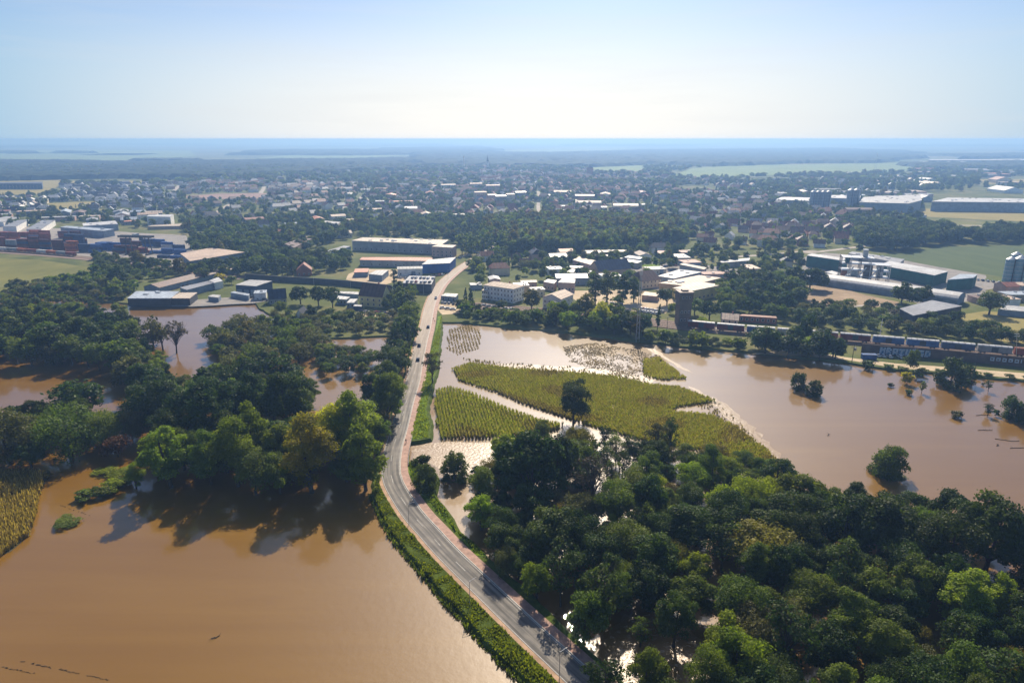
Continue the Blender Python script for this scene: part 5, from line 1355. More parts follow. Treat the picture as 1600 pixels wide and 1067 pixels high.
def car(x, y, z, an, colour, label=None, where=None, grp='parked cars'):
    e = empty('car', (x, y, z), an); tag(e, label, 'car', grp)
    link('body', CB, e, mat=PAINT[colour]); link('window', CG, e); link('roof', CR, e, mat=PAINT[colour])
    for sx in (-1.35, 1.35):
        for sy in (-.8, .8): link('wheel', CW, e, (sx, sy, .33))
    for sy in (-.6, .6): link('headlight', CH, e, (2.13, sy, .66))
    if not label: auto(e, colour+' parked car', x, y)
    return e
for px, py, off, rev, colour, label in [(655,541,1.6,0,'black','black car on the road, larger of the two beside the loose roadside tree'), (653,563,1.5,0,'black','black car on the road nearest the loose roadside tree'), (669,512,1.6,0,'black','black car on the road before the grass bank'),
   (681,467,1.6,1,'dark blue','dark car on the road where it reaches the town')]:
    i, an = along(px, py); p = road[i]; n_ = nnr[i]
    x, y = G(px, py, EZ)
    car(x, y, EZ+.035, an+(math.pi if rev else 0), colour, label, grp='cars driving on the road')
crr = random.Random(5)
def row(p0, p1, n, colours, az=None, z=GZ+.08, jit=.5, prob=1.0):
    a, b = G(*p0, z), G(*p1, z)
    for i in range(n):
        if crr.random() > prob: continue
        t = i/max(1, n-1)
        car(a[0]+(b[0]-a[0])*t+crr.uniform(-jit, jit), a[1]+(b[1]-a[1])*t+crr.uniform(-jit, jit), z, R((az if az is not None else 90)+crr.uniform(-6, 6)), crr.choice(colours))
mixc = ['black','white','silver','grey','dark blue','red','silver','white']
row((1371,557),(1388,558.2),3,['white','silver','white'],85); row((1407,559),(1429,560.5),3,['white','white','red'],85)
row((566,488),(632,492),10,mixc,20,prob=.85); row((690,474),(715,476),5,['black','dark blue','silver','black'],95); row((692,482),(708,484),3,['white','silver'],5)
row((628,451),(630,470),4,['white','black','silver'],70)
row((1003,483),(1036,488),11,['white','white','silver','red','white'],60); row((1000,487),(1030,491),8,['white','silver','white'],60); row((946,474),(972,477),8,['black','silver','dark blue'],85)
row((756,478),(800,484),6,['white','silver','black'],10,prob=.9)
row((1520,437),(1568,443),7,mixc,70); row((1518,462),(1600,468),8,['dark blue','black','grey','silver'],20,prob=.8); row((1535,468),(1600,476),7,['dark blue','black','silver','blue'],15,prob=.8)
row((620,428),(652,432),9,mixc,60,prob=.9); row((618,434),(648,438),8,mixc,60,prob=.9); row((655,437),(692,430),8,mixc,55)
row((637,441),(672,442),6,mixc,80,z=GZ+7.02,jit=.4); row((644,435),(676,436),6,mixc,80,z=GZ+7.02,jit=.4)
row((1040,417),(1068,414),7,['red','blue','white','red'],20); row((900,412),(930,412),5,mixc,30)
row((720,404),(745,392),7,['white','silver','blue'],60)
row((250,454),(300,446),8,['dark blue','black','grey'],25,prob=.8); row((395,465),(420,470),5,['dark blue','silver','grey'],30)
x, y = G(1357, 561, GZ); e = empty('skip_container', (x, y, GZ+.08), R(-6)); tag(e, 'bright blue open skip beside the riverside lane', 'skip')
m = MB().box(-3.6,3.6,-1.2,1.2,.2,2.6)
for k in range(7): m.box(-3.4+k*1.05,-3.15+k*1.05,-1.28,1.28,.25,2.5)
m.build('tub', WALLS['blue'] if False else CC['blue'], e); MB().box(-3.7,3.7,-1.3,-1.15,2.602,2.75).box(-3.7,3.7,1.15,1.3,2.602,2.75).build('rim', M_METAL, e)
for sx in (-2.8, 2.8): MB().box(sx-.15,sx+.15,-1.1,1.1,0,.199).build('skid', M_DARKM, e)
x, y = G(1222, 541, GZ); e = empty('skip_container', (x, y, GZ+.08), R(-4)); tag(e, 'blue tarpaulin-covered trailer half hidden by the bank trees', 'trailer')
MB().box(-6,6,-1.2,1.2,.9,3.2).build('tarpaulin', CC['blue'], e); MB().box(-6.1,6.1,-1.1,1.1,.6,.899).build('chassis', M_DARKM, e)
for sx in (-4.5,-3.4,4): 
    for sy in (-1, 1): link('wheel', CW, e, (sx, sy, .33)).scale = (1.4, 1.4, 1.4)

# ------------------------------------------------------------------ two people on the cycle path
def person(px, py, look, cloth, face):
    i, an = along(px, py); x, y = G(px, py, EZ+.13)
    J = [((0,0,.95),.15,.11),((0,0,1.18),.15,.1),((0,0,1.40),.17,.1),((0,0,1.50),.06,.06),((0,.02,1.58),.075,.085),((0,.02,1.70),.08,.09),((0,.01,1.77),.05,.055),
         ((-.19,0,1.40),.06,.06),((-.25,-.06,1.14),.045,.045),((-.24,.10,.94),.035,.035),((-.24,.14,.86),.035,.02),
         ((.19,0,1.40),.06,.06),((.25,.05,1.14),.045,.045),((.25,.2,.96),.035,.035),((.25,.24,.88),.035,.02),
         ((-.09,0,.86),.09,.09),((-.1,.14,.50),.06,.065),((-.1,.10,.08),.04,.045),((-.1,.22,.04),.04,.03),
         ((.09,0,.86),.09,.09),((.1,-.04,.48),.06,.065),((.1,-.26,.12),.04,.045),((.1,-.16,.03),.04,.03)]
    E = [(0,1),(1,2),(2,3),(3,4),(4,5),(5,6),(2,7),(7,8),(8,9),(9,10),(2,11),(11,12),(12,13),(13,14),(0,15),(15,16),(16,17),(17,18),(0,19),(19,20),(20,21),(21,22)]
    me = bpy.data.meshes.new('person'); me.from_pydata([j[0] for j in J], E, []); me.materials.append(cloth)
    o = bpy.data.objects.new('person', me); COL.objects.link(o)
    sk = o.modifiers.new('skin', 'SKIN'); sb = o.modifiers.new('smooth', 'SUBSURF'); sb.levels = sb.render_levels = 1
    for k, j in enumerate(J): me.skin_vertices[0].data[k].radius = (j[1], j[2])
    me.skin_vertices[0].data[0].use_root = True
    o.location = (x, y, EZ+.13); o.rotation_euler = (0, 0, an-math.pi/2+face)
    tag(o, look, 'person', 'people on the cycle path')
    h = MB().dome((0,-.01,1.69), .098, .11, .11, 8, 4); h.build('hair', plain('dark_hair', (.03,.02,.015), .7), o)
person(634.5, 692, 'person in dark clothes walking by the bridge railing', plain('dark_clothes', (.03,.03,.04), .8), 0.0)
person(677, 500, 'person in dark clothes on the path by the grass bank, ahead of the red one', plain('dark_clothes', (.03,.03,.04), .8), 0.3)
person(679.5, 504, 'person in a red jacket on the path by the grass bank', plain('red_jacket', (.3,.03,.03), .8), 3.0)

# ------------------------------------------------------------------ driftwood and the drowned fence line
def drift(px, py, L, az, label, n=5, seed=0):
    rr = random.Random(seed); x, y = G(px, py); m = MB(); px_, py_ = -L/2, 0
    for k in range(n):
        qx, qy = px_+L/n, py_+rr.uniform(-.5, .5)
        m.tube((px_, py_, .05), (qx, qy, .1), .11+.07*rr.random(), .1, 5); px_, py_ = qx, qy
        if rr.random() < .7: m.tube((qx, qy, .1), (qx+rr.uniform(-.9,.9), qy+rr.uniform(-.9,.9), rr.uniform(.2,.6)), .05, .03, 4)
    o = m.build('driftwood', bark, None, (x, y, 0), R(az)); tag(o, label, 'driftwood', 'driftwood in the flood')
for k, a in enumerate([(1540,673,5.5,-8,'short bent log in the flood, highest of three near the right edge'),(1573,687,8,-12,'long log in the flood near the right edge'),(1592,701,6,-5,'log in the flood lowest of three at the right edge'),(1557,695,2.5,60,'tiny branch sticking up below the long log'),
   (336,996,1.6,5,'single twig afloat on the wide brown water at lower left'),(1536,649,6,3,'thin branch afloat left of the drowned saplings'),(1296,680,2,30,'small pale branch in the open pink water')]): drift(*a, seed=k)
for j, (p0, p1, n) in enumerate([((30,1033),(178,1064),15), ((2,1042),(52,1052),6), ((92,789),(140,806),4)]):
    a, b = G(*p0), G(*p1); rr = random.Random(j); m = MB()
    for i in range(n*4):
        t = (i+rr.uniform(-.4,.4))/(n*4)
        if math.sin(t*21+j) > .75: continue
        x, y = (b[0]-a[0])*t, (b[1]-a[1])*t
        m.tube((x, y, -.1), (x+rr.uniform(.1,.8), y+rr.uniform(-.25,.25), .06+rr.random()*.12), .12, .05, 4)
    o = m.build('debris_line', bark, None, (*a, 0)); tag(o, ['long dark line of floating debris at the bottom left','shorter debris line at the left edge under the long one','faint debris line near the left maize field'][j], 'debris')
# ------------------------------------------------------------------ the town: houses one by one (the 300 largest in view), the rest as one mass
BLOCK = []                                 # pixel polygons with no houses or trees
FIELDS_PX = [[(-200,400),(0,400),(150,414),(150,430),(60,442),(0,460),(-200,470)], [(1375,398),(1480,382),(1720,378),(1720,448),(1600,446),(1540,428),(1420,410)], [(1418,330),(1440,323),(1720,335),(1720,350),(1440,342)], [(1440,342),(1560,346),(1540,360),(1450,354)],
  [(-100,275),(100,278),(235,281),(240,288),(100,290),(70,306),(-100,308)], [(280,306),(340,301),(448,301),(400,312),(300,313)], [(75,317),(150,314),(150,325),(75,329)], [(918,262),(1008,258),(1002,271),(926,270)], [(1040,277),(1080,263),(1430,254),(1430,269),(1230,276),(1080,280)],
  [(1525,279),(1700,277),(1700,290),(1535,290)], [(-250,358),(150,358),(290,366),(305,395),(290,412),(180,412),(0,404),(-250,400)], [(540,418),(640,400),(720,400),(720,430),(660,462),(600,447),(537,441)], [(1250,402),(1290,393),(1400,405),(1540,428),(1540,470),(1440,478),(1330,452),(1255,432)],
  [(1245,446),(1300,442),(1400,470),(1398,484),(1300,488),(1255,470)], [(980,488),(1080,500),(1600,544),(1720,560),(1720,620),(1600,596),(1320,566),(1240,545),(1080,520),(980,515)], [(190,476),(205,452),(300,428),(420,434),(430,470),(400,476)], [(995,478),(1045,478),(1045,500),(990,500)],
  [(675,478),(720,470),(738,480),(720,492),(690,496)], [(0,236),(300,232),(300,252),(0,254)], [(560,484),(640,486),(640,498),(560,497)], [(1490,455),(1540,436),(1610,438),(1610,480),(1500,480)], [(1440,300),(1640,300),(1640,332),(1440,332)], [(930,448),(1000,450),(1000,482),(940,480)]]
PARK = [(755,358),(800,350),(900,345),(1000,352),(1072,362),(1068,378),(1000,392),(900,396),(800,398),(752,390)]
streets_w = [smooth_line(GP(p, GZ), 10) for p, w in STREETS]+[road]
SP_ = np.array([q for s in streets_w for q in s])
tr_ = np.array(TR+TL)
def clear(x, y, r):
    if np.min((SP_[:,0]-x)**2+(SP_[:,1]-y)**2) < (r+5.5)**2: return False
    if np.min((tr_[:,0]-x)**2+(tr_[:,1]-y)**2) < (r+9)**2: return False
    return True
FB_ = [(min(p[0] for p in f), max(p[0] for p in f), min(p[1] for p in f), max(p[1] for p in f), f) for f in FOOT]
def infoot(x, y, r):
    for a, b, c, d, f in FB_:
        if a-r < x < b+r and c-r < y < d+r:
            cx, cy = sum(p[0] for p in f)/len(f), sum(p[1] for p in f)/len(f)
            k = 1+r/max(4, min(b-a, d-c)/2)
            if inpoly([(cx+(p[0]-cx)*k, cy+(p[1]-cy)*k) for p in f], [x], [y])[0]: return True
    return False

HM = []
for i, (hx, hy, H, RH, hip) in enumerate([(5.5,4.5,4.2,3.8,0),(6.5,4.8,5.6,3.6,0),(5,5,5.8,3.2,.45),(7.5,5,3.4,4.6,0),(4.5,4.2,3.2,4.2,0),(8.5,5.5,6.4,3.8,.3),(11,5,6.2,3.6,0)]):
    w, r, c = house_meshes(hx, hy, H, RH, 'x', 1, .45, hip)
    HM.append((w.mesh('house_wall', WALLS['white']), r.mesh('house_roof', ROOFS['red']), c.mesh('house_chimney', WALLS['brick']), hx, hy, H, RH))
hr = random.Random(77)
REG = [  # pixel polygon, spacing, azimuth, roofs (light and white add painted sun glints), walls, keep
 ([(100,291),(235,289),(280,310),(300,330),(250,336),(180,334),(110,331),(75,312)], 21, 28, ['dark','dark','light','navy','white'], ['white','white','grey'], .86),
 ([(0,310),(70,312),(80,332),(0,340),(-60,330)], 24, 20, ['dark','brown','light'], ['white','cream'], .8),
 ([(240,287),(430,285),(560,288),(560,300),(450,303),(280,305)], 23, 35, ['dark','brown','red','light'], ['white','cream','pink'], .75),
 ([(285,314),(400,313),(440,305),(560,305),(560,330),(480,345),(360,345),(300,345)], 26, 40, ['dark','brown','red','light'], ['white','cream','grey'], .6),
 ([(560,290),(640,285),(735,285),(735,345),(650,350),(560,345)], 25, 15, ['red','brown','red','light','tan'], ['cream','white','pink','grey'], .72),
 ([(735,280),(840,278),(840,345),(735,345)], 22, 0, ['red','brown','red','light','grey'], ['cream','pink','white','grey'], .82),
 ([(845,278),(1000,280),(1060,300),(1020,322),(1030,345),(846,345)], 23, -12, ['red','brown','red','dark'], ['cream','white','pink'], .76),
 ([(1030,300),(1180,300),(1300,320),(1330,345),(1240,385),(1090,390),(1075,365),(1040,335)], 25, -30, ['red','brown','light','red','grey'], ['white','cream','pink'], .68),
 ([(1180,350),(1330,350),(1335,384),(1240,390),(1180,385)], 24, -18, ['brown','red','brown'], ['white','cream','brick'], .8),
 ([(745,405),(850,398),(900,408),(880,435),(800,440),(750,435),(735,420)], 25, 10, ['brown','red','grey','dark'], ['white','pink','cream'], .6),
 ([(930,392),(1060,390),(1060,404),(930,404)], 24, 5, ['brown','dark','red'], ['cream','white'], .6),
 ([(400,345),(500,335),(560,345),(540,375),(420,400),(380,390)], 38, 25, ['brown','dark','red'], ['white','cream'], .35),
 ([(640,262),(840,258),(840,282),(640,286)], 27, 8, ['red','brown','grey'], ['cream','white','pink'], .75),
 ([(840,262),(1040,270),(1180,290),(1180,300),(1000,282),(840,278)], 27, -8, ['red','brown','dark'], ['cream','white','pink'], .7),
 ([(1180,285),(1440,275),(1440,300),(1200,308)], 30, -15, ['brown','light','grey','red'], ['white','cream'], .5),
 ([(300,272),(640,268),(640,285),(300,285)], 28, 20, ['brown','red','grey'], ['white','cream'], .45),
 ([(1060,405),(1180,398),(1245,400),(1245,420),(1180,425),(1110,412)], 26, -10, ['brown','dark'], ['white','cream'], .45)]
HOUSES = []
for rp, sp, az, rf_, wl_, keep in REG:
    poly = GP(rp, GZ); d = np.array([math.cos(R(az)), math.sin(R(az))]); e_ = np.array([-d[1], d[0]])
    P = np.array(poly); A, B = P@d, P@e_
    r_ = 0
    for b in np.arange(B.min(), B.max(), sp*1.28):
        r_ += 1
        for a in np.arange(A.min(), A.max(), sp*.92):
            if hr.random() > keep: continue
            x, y = (a+hr.uniform(-.16,.16)*sp)*d+(b+hr.uniform(-.22,.22)*sp)*e_
            if not inpoly(poly, [x], [y])[0]: continue
            px, py = PX(x, y, GZ)
            if any(inpoly(f, [px], [py])[0] for f in FIELDS_PX): continue
            if inpoly(PARK, [px], [py])[0] or not -60 < px < 1660: continue
            if not clear(x, y, 5) or infoot(x, y, 7): continue
            if any((q['x']-x)**2+(q['y']-y)**2 < 15**2 for q in HOUSES[-60:]): continue
            HOUSES.append(dict(x=float(x), y=float(y), an=R(az+hr.choice((0,0,90))+hr.uniform(-5,5)), m=hr.choice((0,0,1,1,2,3,4,5) if y < 1500 or hr.random() < .8 else (5,6)), roof=hr.choice(rf_), wall=hr.choice(wl_), s=hr.uniform(.9,1.15)))
HOUSES.sort(key=lambda q: q['y'])
HG = {}
for q in HOUSES: HG.setdefault((int(q['x']//20), int(q['y']//20)), []).append(q)
print('houses', len(HOUSES))
RW_ = {'red':'red-roofed','brown':'brown-roofed','dark':'dark-roofed','navy':'navy-roofed','grey':'grey-roofed','light':'pale-roofed','white':'white-roofed','tan':'tan-roofed'}
for q in HOUSES[:298]:
    w, r, c, hx, hy, H, RH = HM[q['m']]
    e = empty('house', (q['x'], q['y'], GZ), q['an']); e.scale = (q['s'],)*3
    tag(e, None, 'house', 'houses of the town')
    link('wall', w, e, mat=WALLS[q['wall']]); ro = link('roof', r, e, mat=ROOFS[q['roof']]); link('chimney', c, ro)
    auto(e, f"{RW_[q['roof']]} {q['wall'] if q['wall'] != 'brick' else 'red brick'} {'hipped' if q['m'] in (2,5) else 'gabled'} house", q['x'], q['y'])
# the remaining houses, too many and too small to tell apart
far = HOUSES[298:]
if far:
    names = sorted({('w', q['wall']) for q in far}|{('r', q['roof']) for q in far}); idx = {n: i for i, n in enumerate(names)}
    V, F, M = [], [], []; base = 0
    for q in far:
        w, r, c, *_ = HM[q['m']]
        for me, key in ((w, ('w', q['wall'])), (r, ('r', q['roof']))):
            co = np.empty(len(me.vertices)*3, np.float32); me.vertices.foreach_get('co', co); co = co.reshape(-1,3)*q['s']
            cs, sn = math.cos(q['an']), math.sin(q['an'])
            V.append(np.c_[co[:,0]*cs-co[:,1]*sn+q['x'], co[:,0]*sn+co[:,1]*cs+q['y'], co[:,2]+GZ])
            for p in me.polygons: F.append(tuple(base+i for i in p.vertices)); M.append(idx[key])
            base += len(co)
    me = bpy.data.meshes.new('far_houses'); me.from_pydata(np.concatenate(V).tolist(), [], F)
    for k, n in names: me.materials.append((WALLS if k == 'w' else ROOFS)[n])
    me.polygons.foreach_set('material_index', M)
    o = link('far_houses', me); tag(o, 'hundreds of small far houses of the hazy town', 'houses', kind='stuff')

# ------------------------------------------------------------------ town and land trees
TOWN_REST = []
def scatter(px, n, kinds, hrange, seed, rest=False, houses=True, z=GZ, clumps=None, wk=(.75,1.05)):
    poly = GP(px, z); P = np.array(poly); rr = np.random.RandomState(seed); r2 = random.Random(seed)
    lo, hi = P.min(0), P.max(0)
    k = 0
    while k < 40:
        k += 1
        pts = rr.rand(n*2, 2)*(hi-lo)+lo
        pts = pts[inpoly(poly, pts[:,0], pts[:,1])]
        if len(pts): break
    pts = pts[:n]
    pxx, pyy = PX(pts[:,0], pts[:,1], z)
    ok = (pxx > -40) & (pxx < 1640)
    for f in FIELDS_PX: ok &= ~inpoly(f, pxx, pyy)
    if clumps:
        nz = np.sin(pts[:,0]*.021*clumps+np.sin(pts[:,1]*.013*clumps)*2)*np.sin(pts[:,1]*.017*clumps+np.sin(pts[:,0]*.011*clumps)*2)
        ok &= (nz*.5+.5) > rr.rand(len(pts))*.9
    for x, y in pts[ok]:
        if np.min((SP_[:,0]-x)**2+(SP_[:,1]-y)**2) < 6.5**2 or infoot(x, y, 3): continue
        if np.min((tr_[:,0]-x)**2+(tr_[:,1]-y)**2) < 11**2: continue
        gx, gy = int(x//20), int(y//20); bad = False
        for a in (-1,0,1):
            for b in (-1,0,1):
                for q in HG.get((gx+a, gy+b), ()):
                    if (q['x']-x)**2+(q['y']-y)**2 < 64: bad = True
        if bad: continue
        t = r2.random(); acc = 0
        for kd, look, pr, hs_ in kinds:
            acc += pr
            if t <= acc: break
        h = r2.uniform(*hrange)*hs_; P_ = PROTO[(kd, 'near')][0]; w = h*P_[3]/P_[2]*r2.uniform(*wk)
        d = dict(kind=kd, x=float(x), y=float(y), h=h, w=w, look=look, z=z, label=None, lm=None)
        (TOWN_REST if rest else PL).append(d)
TOWN = [('broadleaf_tree','dark',.24,1), ('broadleaf_tree','mid',.44,1), ('conifer_tree','dark',.06,1.05), ('broadleaf_tree','light',.14,.85), ('willow_tree','grey',.07,.7), ('poplar_tree','gold',.03,1.2)]
# near land, individually where they are large enough
fill([(640,480),(650,460),(628,462),(600,482),(640,490)], 6, [('broadleaf_tree','mid',.7,1),('broadleaf_tree','dark',.3,1)], (7,12), 71, z=GZ)
for p in [('broadleaf_tree',617,470,9,10,'dark'),('broadleaf_tree',640,476,11,9,'mid'),('broadleaf_tree',498,478,15,13,'dark'),('broadleaf_tree',520,482,16,12,'dark'),('broadleaf_tree',470,475,13,13,'dark'),('broadleaf_tree',440,490,9,9,'mid'),('broadleaf_tree',486,500,10,9,'dark'),
          ('column_poplar',616,447,16,5,'dark'),('broadleaf_tree',282,434,16,11,'gold'),('broadleaf_tree',185,448,17,18,'dark'),('broadleaf_tree',318,438,11,12,'mid'),('shrub',345,440,6,10,'yellow'),('shrub',362,444,6,9,'mid'),('broadleaf_tree',160,422,11,9,'dark'),('broadleaf_tree',215,418,15,12,'gold'),('broadleaf_tree',240,424,14,13,'dark'),
          ('broadleaf_tree',752,447,10,10,'mid'),('column_poplar',738,425,11,6,'light'),('broadleaf_tree',720,487,9,8,'dark'),('conifer_tree',735,482,15,6,'dark'),('conifer_tree',727,478,14,5,'dark'),('broadleaf_tree',830,487,15,13,'gold'),('broadleaf_tree',785,486,8,8,'dark'),
          ('poplar_tree',930,476,22,13,'dark'),('poplar_tree',948,474,23,13,'mid'),('poplar_tree',972,474,22,12,'dark'),('poplar_tree',990,472,20,12,'mid'),('poplar_tree',915,500,19,11,'gold'),('poplar_tree',938,512,18,11,'yellow'),('poplar_tree',962,506,20,12,'mid'),
          ('broadleaf_tree',1042,478,13,14,'dark'),('broadleaf_tree',1050,490,8,7,'light'),('conifer_tree',1027,515,17,5,'dark'),('broadleaf_tree',1085,492,12,13,'mid'),('broadleaf_tree',1108,500,14,13,'dark'),('broadleaf_tree',1098,512,7,8,'light'),
          ('broadleaf_tree',1240,450,17,18,'dark'),('broadleaf_tree',1265,452,17,18,'dark'),('broadleaf_tree',1283,452,14,12,'dark'),('broadleaf_tree',1220,448,14,12,'mid'),('broadleaf_tree',1408,473,15,15,'dark'),('broadleaf_tree',1425,476,13,14,'dark'),('broadleaf_tree',1445,472,12,12,'dark'),
          ('broadleaf_tree',1545,492,16,18,'dark'),('open_tree',1392,502,9,8,'twig'),('broadleaf_tree',1256,540,20,10,'dark'),('broadleaf_tree',1280,556,15,15,'dark'),('broadleaf_tree',1195,552,14,14,'dark'),('broadleaf_tree',1305,560,11,11,'dark')]: plantp(*p, z=GZ)
for i in range(6): plantp('column_poplar', 417+i*8, 431, 17, 4.6, 'dark', z=GZ)
for i in range(9): plantp('column_poplar', 722+i*5.5+(i%3), 398-(i%2)*3, rnd.uniform(20,26), 6, 'mid', z=GZ)
fill([(100,440),(150,432),(200,440),(215,455),(180,468),(120,462),(60,456)], 7, [('shrub','mid',.45,1),('willow_tree','grey',.3,.8),('broadleaf_tree','dark',.25,.9)], (4, 10), 72, z=GZ)
fill([(20,446),(80,440),(110,452),(60,462),(15,460)], 9, [('shrub','grey',.6,1),('shrub','dark',.4,1.2)], (3, 6), 73, z=GZ)
fill([(150,405),(200,410),(300,425),(270,436),(200,442),(150,430)], 8.5, [('broadleaf_tree','dark',.6,1),('broadleaf_tree','mid',.3,1),('shrub','mid',.1,.5)], (6, 10), 74, z=GZ)
fill([(1245,486),(1340,482),(1390,492),(1420,506),(1500,514),(1500,528),(1400,524),(1300,514),(1245,508)], 8, [('broadleaf_tree','dark',.55,1),('broadleaf_tree','mid',.3,.9),('willow_tree','grey',.15,.8)], (6, 10), 75, z=GZ)
fill([(1450,508),(1490,508),(1560,530),(1700,545),(1700,556),(1590,546),(1480,532)], 8.5, DARKW, (7, 12), 76, z=GZ)
fill([(1125,448),(1240,440),(1250,480),(1240,505),(1130,490)], 8, [('broadleaf_tree','dark',.6,1),('broadleaf_tree','mid',.4,1)], (9, 15), 77, z=GZ)
fill([(300,425),(380,415),(460,405),(540,408),(550,418),(500,428),(430,430),(380,432),(310,434)], 9, [('broadleaf_tree','dark',.55,1),('broadleaf_tree','mid',.45,1)], (9, 15), 78, z=GZ)
fill([(380,375),(440,365),(500,362),(545,370),(480,392),(440,402),(390,412),(375,395)], 9.5, [('broadleaf_tree','dark',.5,1),('broadleaf_tree','mid',.4,1),('conifer_tree','dark',.1,1)], (9, 15), 79, z=GZ)
# the park wood and everything beyond: one mass
scatter(PARK, 1900, [('broadleaf_tree','mid',.5,1),('broadleaf_tree','dark',.18,1),('broadleaf_tree','light',.22,.95),('poplar_tree','gold',.10,1.3)], (13,19), 81, True)
scatter([(1335,362),(1400,352),(1470,362),(1515,375),(1480,388),(1400,394),(1340,388)], 420, [('broadleaf_tree','dark',.7,1),('broadleaf_tree','mid',.3,1)], (11,18), 82, True)
scatter([(1510,372),(1560,362),(1700,368),(1700,398),(1600,396),(1530,390)], 330, [('broadleaf_tree','dark',.8,1),('broadleaf_tree','mid',.2,1)], (10,16), 83, True)
scatter([(-60,300),(100,300),(560,300),(560,352),(300,360),(-60,352)], 2600, TOWN, (6,12), 84, True, clumps=1.3)
scatter([(280,345),(560,340),(760,345),(760,398),(690,378),(560,372),(400,410),(300,400)], 2300, TOWN, (8,15), 85, True, clumps=.8)
scatter([(560,285),(1060,285),(1060,350),(560,350)], 4300, TOWN, (7,13), 86, True, clumps=1.0)
scatter([(1030,300),(1340,300),(1440,335),(1430,400),(1245,402),(1090,392),(1060,350)], 3300, TOWN, (7,13), 87, True, clumps=1.0)
scatter([(730,396),(930,392),(1250,395),(1250,440),(1060,440),(880,448),(735,445)], 900, TOWN, (6,12), 88, True, clumps=1.2)
scatter([(1130,286),(1640,283),(1640,305),(1440,330),(1180,305)], 2400, TOWN, (9,16), 89, True, clumps=.7)
scatter([(-60,262),(1640,262),(1640,286),(-60,302)], 9000, TOWN, (11,18), 90, True, clumps=.45, wk=(1.1,1.7))
scatter([(0,440),(200,430),(200,475),(0,475)], 260, [('shrub','mid',.6,1),('shrub','grey',.4,1)], (2,4.5), 91, True)

# ------------------------------------------------------------------ far woods: bumpy canopies seen only as masses
def canopy(name, px, h, cell, seed, mat, z=GZ):
    P = np.array(GP(px, z)); lo, hi = P.min(0), P.max(0); rr = np.random.RandomState(seed)
    nx, ny = max(3, int((hi[0]-lo[0])/cell)), max(3, int((hi[1]-lo[1])/cell))
    X, Y = np.meshgrid(np.linspace(lo[0], hi[0], nx), np.linspace(lo[1], hi[1], ny))
    X = X+(rr.rand(ny, nx)-.5)*cell*.7; Y = Y+(rr.rand(ny, nx)-.5)*cell*.7
    wob = cell*2.5
    ins = inpoly([tuple(p) for p in P], X+np.sin(Y/wob/3)*wob, Y+np.sin(X/wob/2)*wob)
    Z = np.where(ins, h*(.65+.5*rr.rand(ny, nx)), -1.0)+z
    idx = np.arange(nx*ny).reshape(ny, nx)
    q = np.stack([idx[:-1,:-1], idx[:-1,1:], idx[1:,1:], idx[1:,:-1]], -1).reshape(-1, 4)
    m = ins.reshape(-1)[q].any(1)
    me = bpy.data.meshes.new(name); me.from_pydata(np.c_[X.ravel(), Y.ravel(), Z.ravel()].tolist(), [], q[m].tolist()); me.materials.append(mat)
    o = link(name, me); o['kind'] = 'stuff'
M_WOOD = plain('far_canopy', (.016,.032,.013), .9, .5, .02, .1)
canopy('far_wood', [(-400,262),(0,253),(250,256),(420,252),(640,250),(640,268),(420,274),(300,280),(100,281),(-400,285)], 14, 16, 1, M_WOOD)
canopy('far_wood', [(345,243),(430,236),(560,236),(640,232),(760,232),(785,239),(650,242),(480,244)], 18, 40, 2, M_WOOD)
canopy('far_wood', [(640,245),(720,240),(900,240),(1000,236),(1300,233),(1430,238),(1420,253),(1080,260),(1000,258),(920,262),(760,262),(640,262)], 15, 24, 3, M_WOOD)
canopy('far_wood', [(1480,243),(1700,241),(1700,247),(1500,249)], 16, 25, 4, M_WOOD)
canopy('far_wood', [(1430,258),(1700,253),(1700,262),(1440,267)], 14, 20, 5, M_WOOD)
for k, (a, b, y0, y1) in enumerate([(0,120,231,228),(140,330,226.5,224.5),(500,700,226,224),(880,1100,228.5,226),(1120,1330,224,222.5),(1350,1700,229,226.5),(-100,60,240,238.3),(90,150,240,238.6),(210,330,253.5,252),(700,900,222.5,221.5),(1100,1190,222,221)]):
    canopy('far_wood', [(a,y0),((a+b)/2,y0+.6),(b,y0),(b-10,y1),((a+b)/2,y1-.3),(a+10,y1)], 18, 60 if y0 < 232 else 30, 10+k, M_WOOD)

wr_ = random.Random(99)
for k in range(46):
    y0 = 221.5+wr_.random()**1.5*27; cx = wr_.uniform(-60, 1660); w = wr_.uniform(25, 130)*(1.0 if y0 < 232 else .7); t = (y0-217)*wr_.uniform(.05, .13)
    if 300 < cx < 1440 and 232 < y0: continue
    canopy('far_wood', [(cx-w, y0), (cx-w*.2, y0+t*.3), (cx+w, y0+t*.1), (cx+w*.7, y0-t), (cx, y0-t*.8), (cx-w*.8, y0-t)], wr_.uniform(12, 19), max(25, 4200/(y0-216)), 200+k, M_WOOD)
# ------------------------------------------------------------------ build the planted trees: the 300 largest of each kind as things, the rest as one mass
KINDNAME = {'broadleaf_tree':'broadleaf_tree','poplar_tree':'poplar_tree','willow_tree':'willow_tree','shrub':'shrub','bush_tree':'bushy_tree','conifer_tree':'conifer_tree','column_poplar':'columnar_poplar_tree','bare_tree':'bare_tree','open_tree':'slender_tree'}
KINDWORD = {'broadleaf_tree':'round-crowned tree','poplar_tree':'tall poplar-like tree','willow_tree':'dome-shaped willow','shrub':'low shrub','bush_tree':'bushy tree','conifer_tree':'pointed conifer','column_poplar':'narrow columnar poplar','bare_tree':'bare-branched tree','open_tree':'slender loose-leaved tree'}
GROUP = {'broadleaf_tree':'round-crowned trees','poplar_tree':'tall poplar-like trees','willow_tree':'willows','shrub':'shrubs','bush_tree':'bushy trees','conifer_tree':'conifers','column_poplar':'columnar poplars','bare_tree':'bare-branched trees','open_tree':'slender trees'}
rest = []
byk = {}
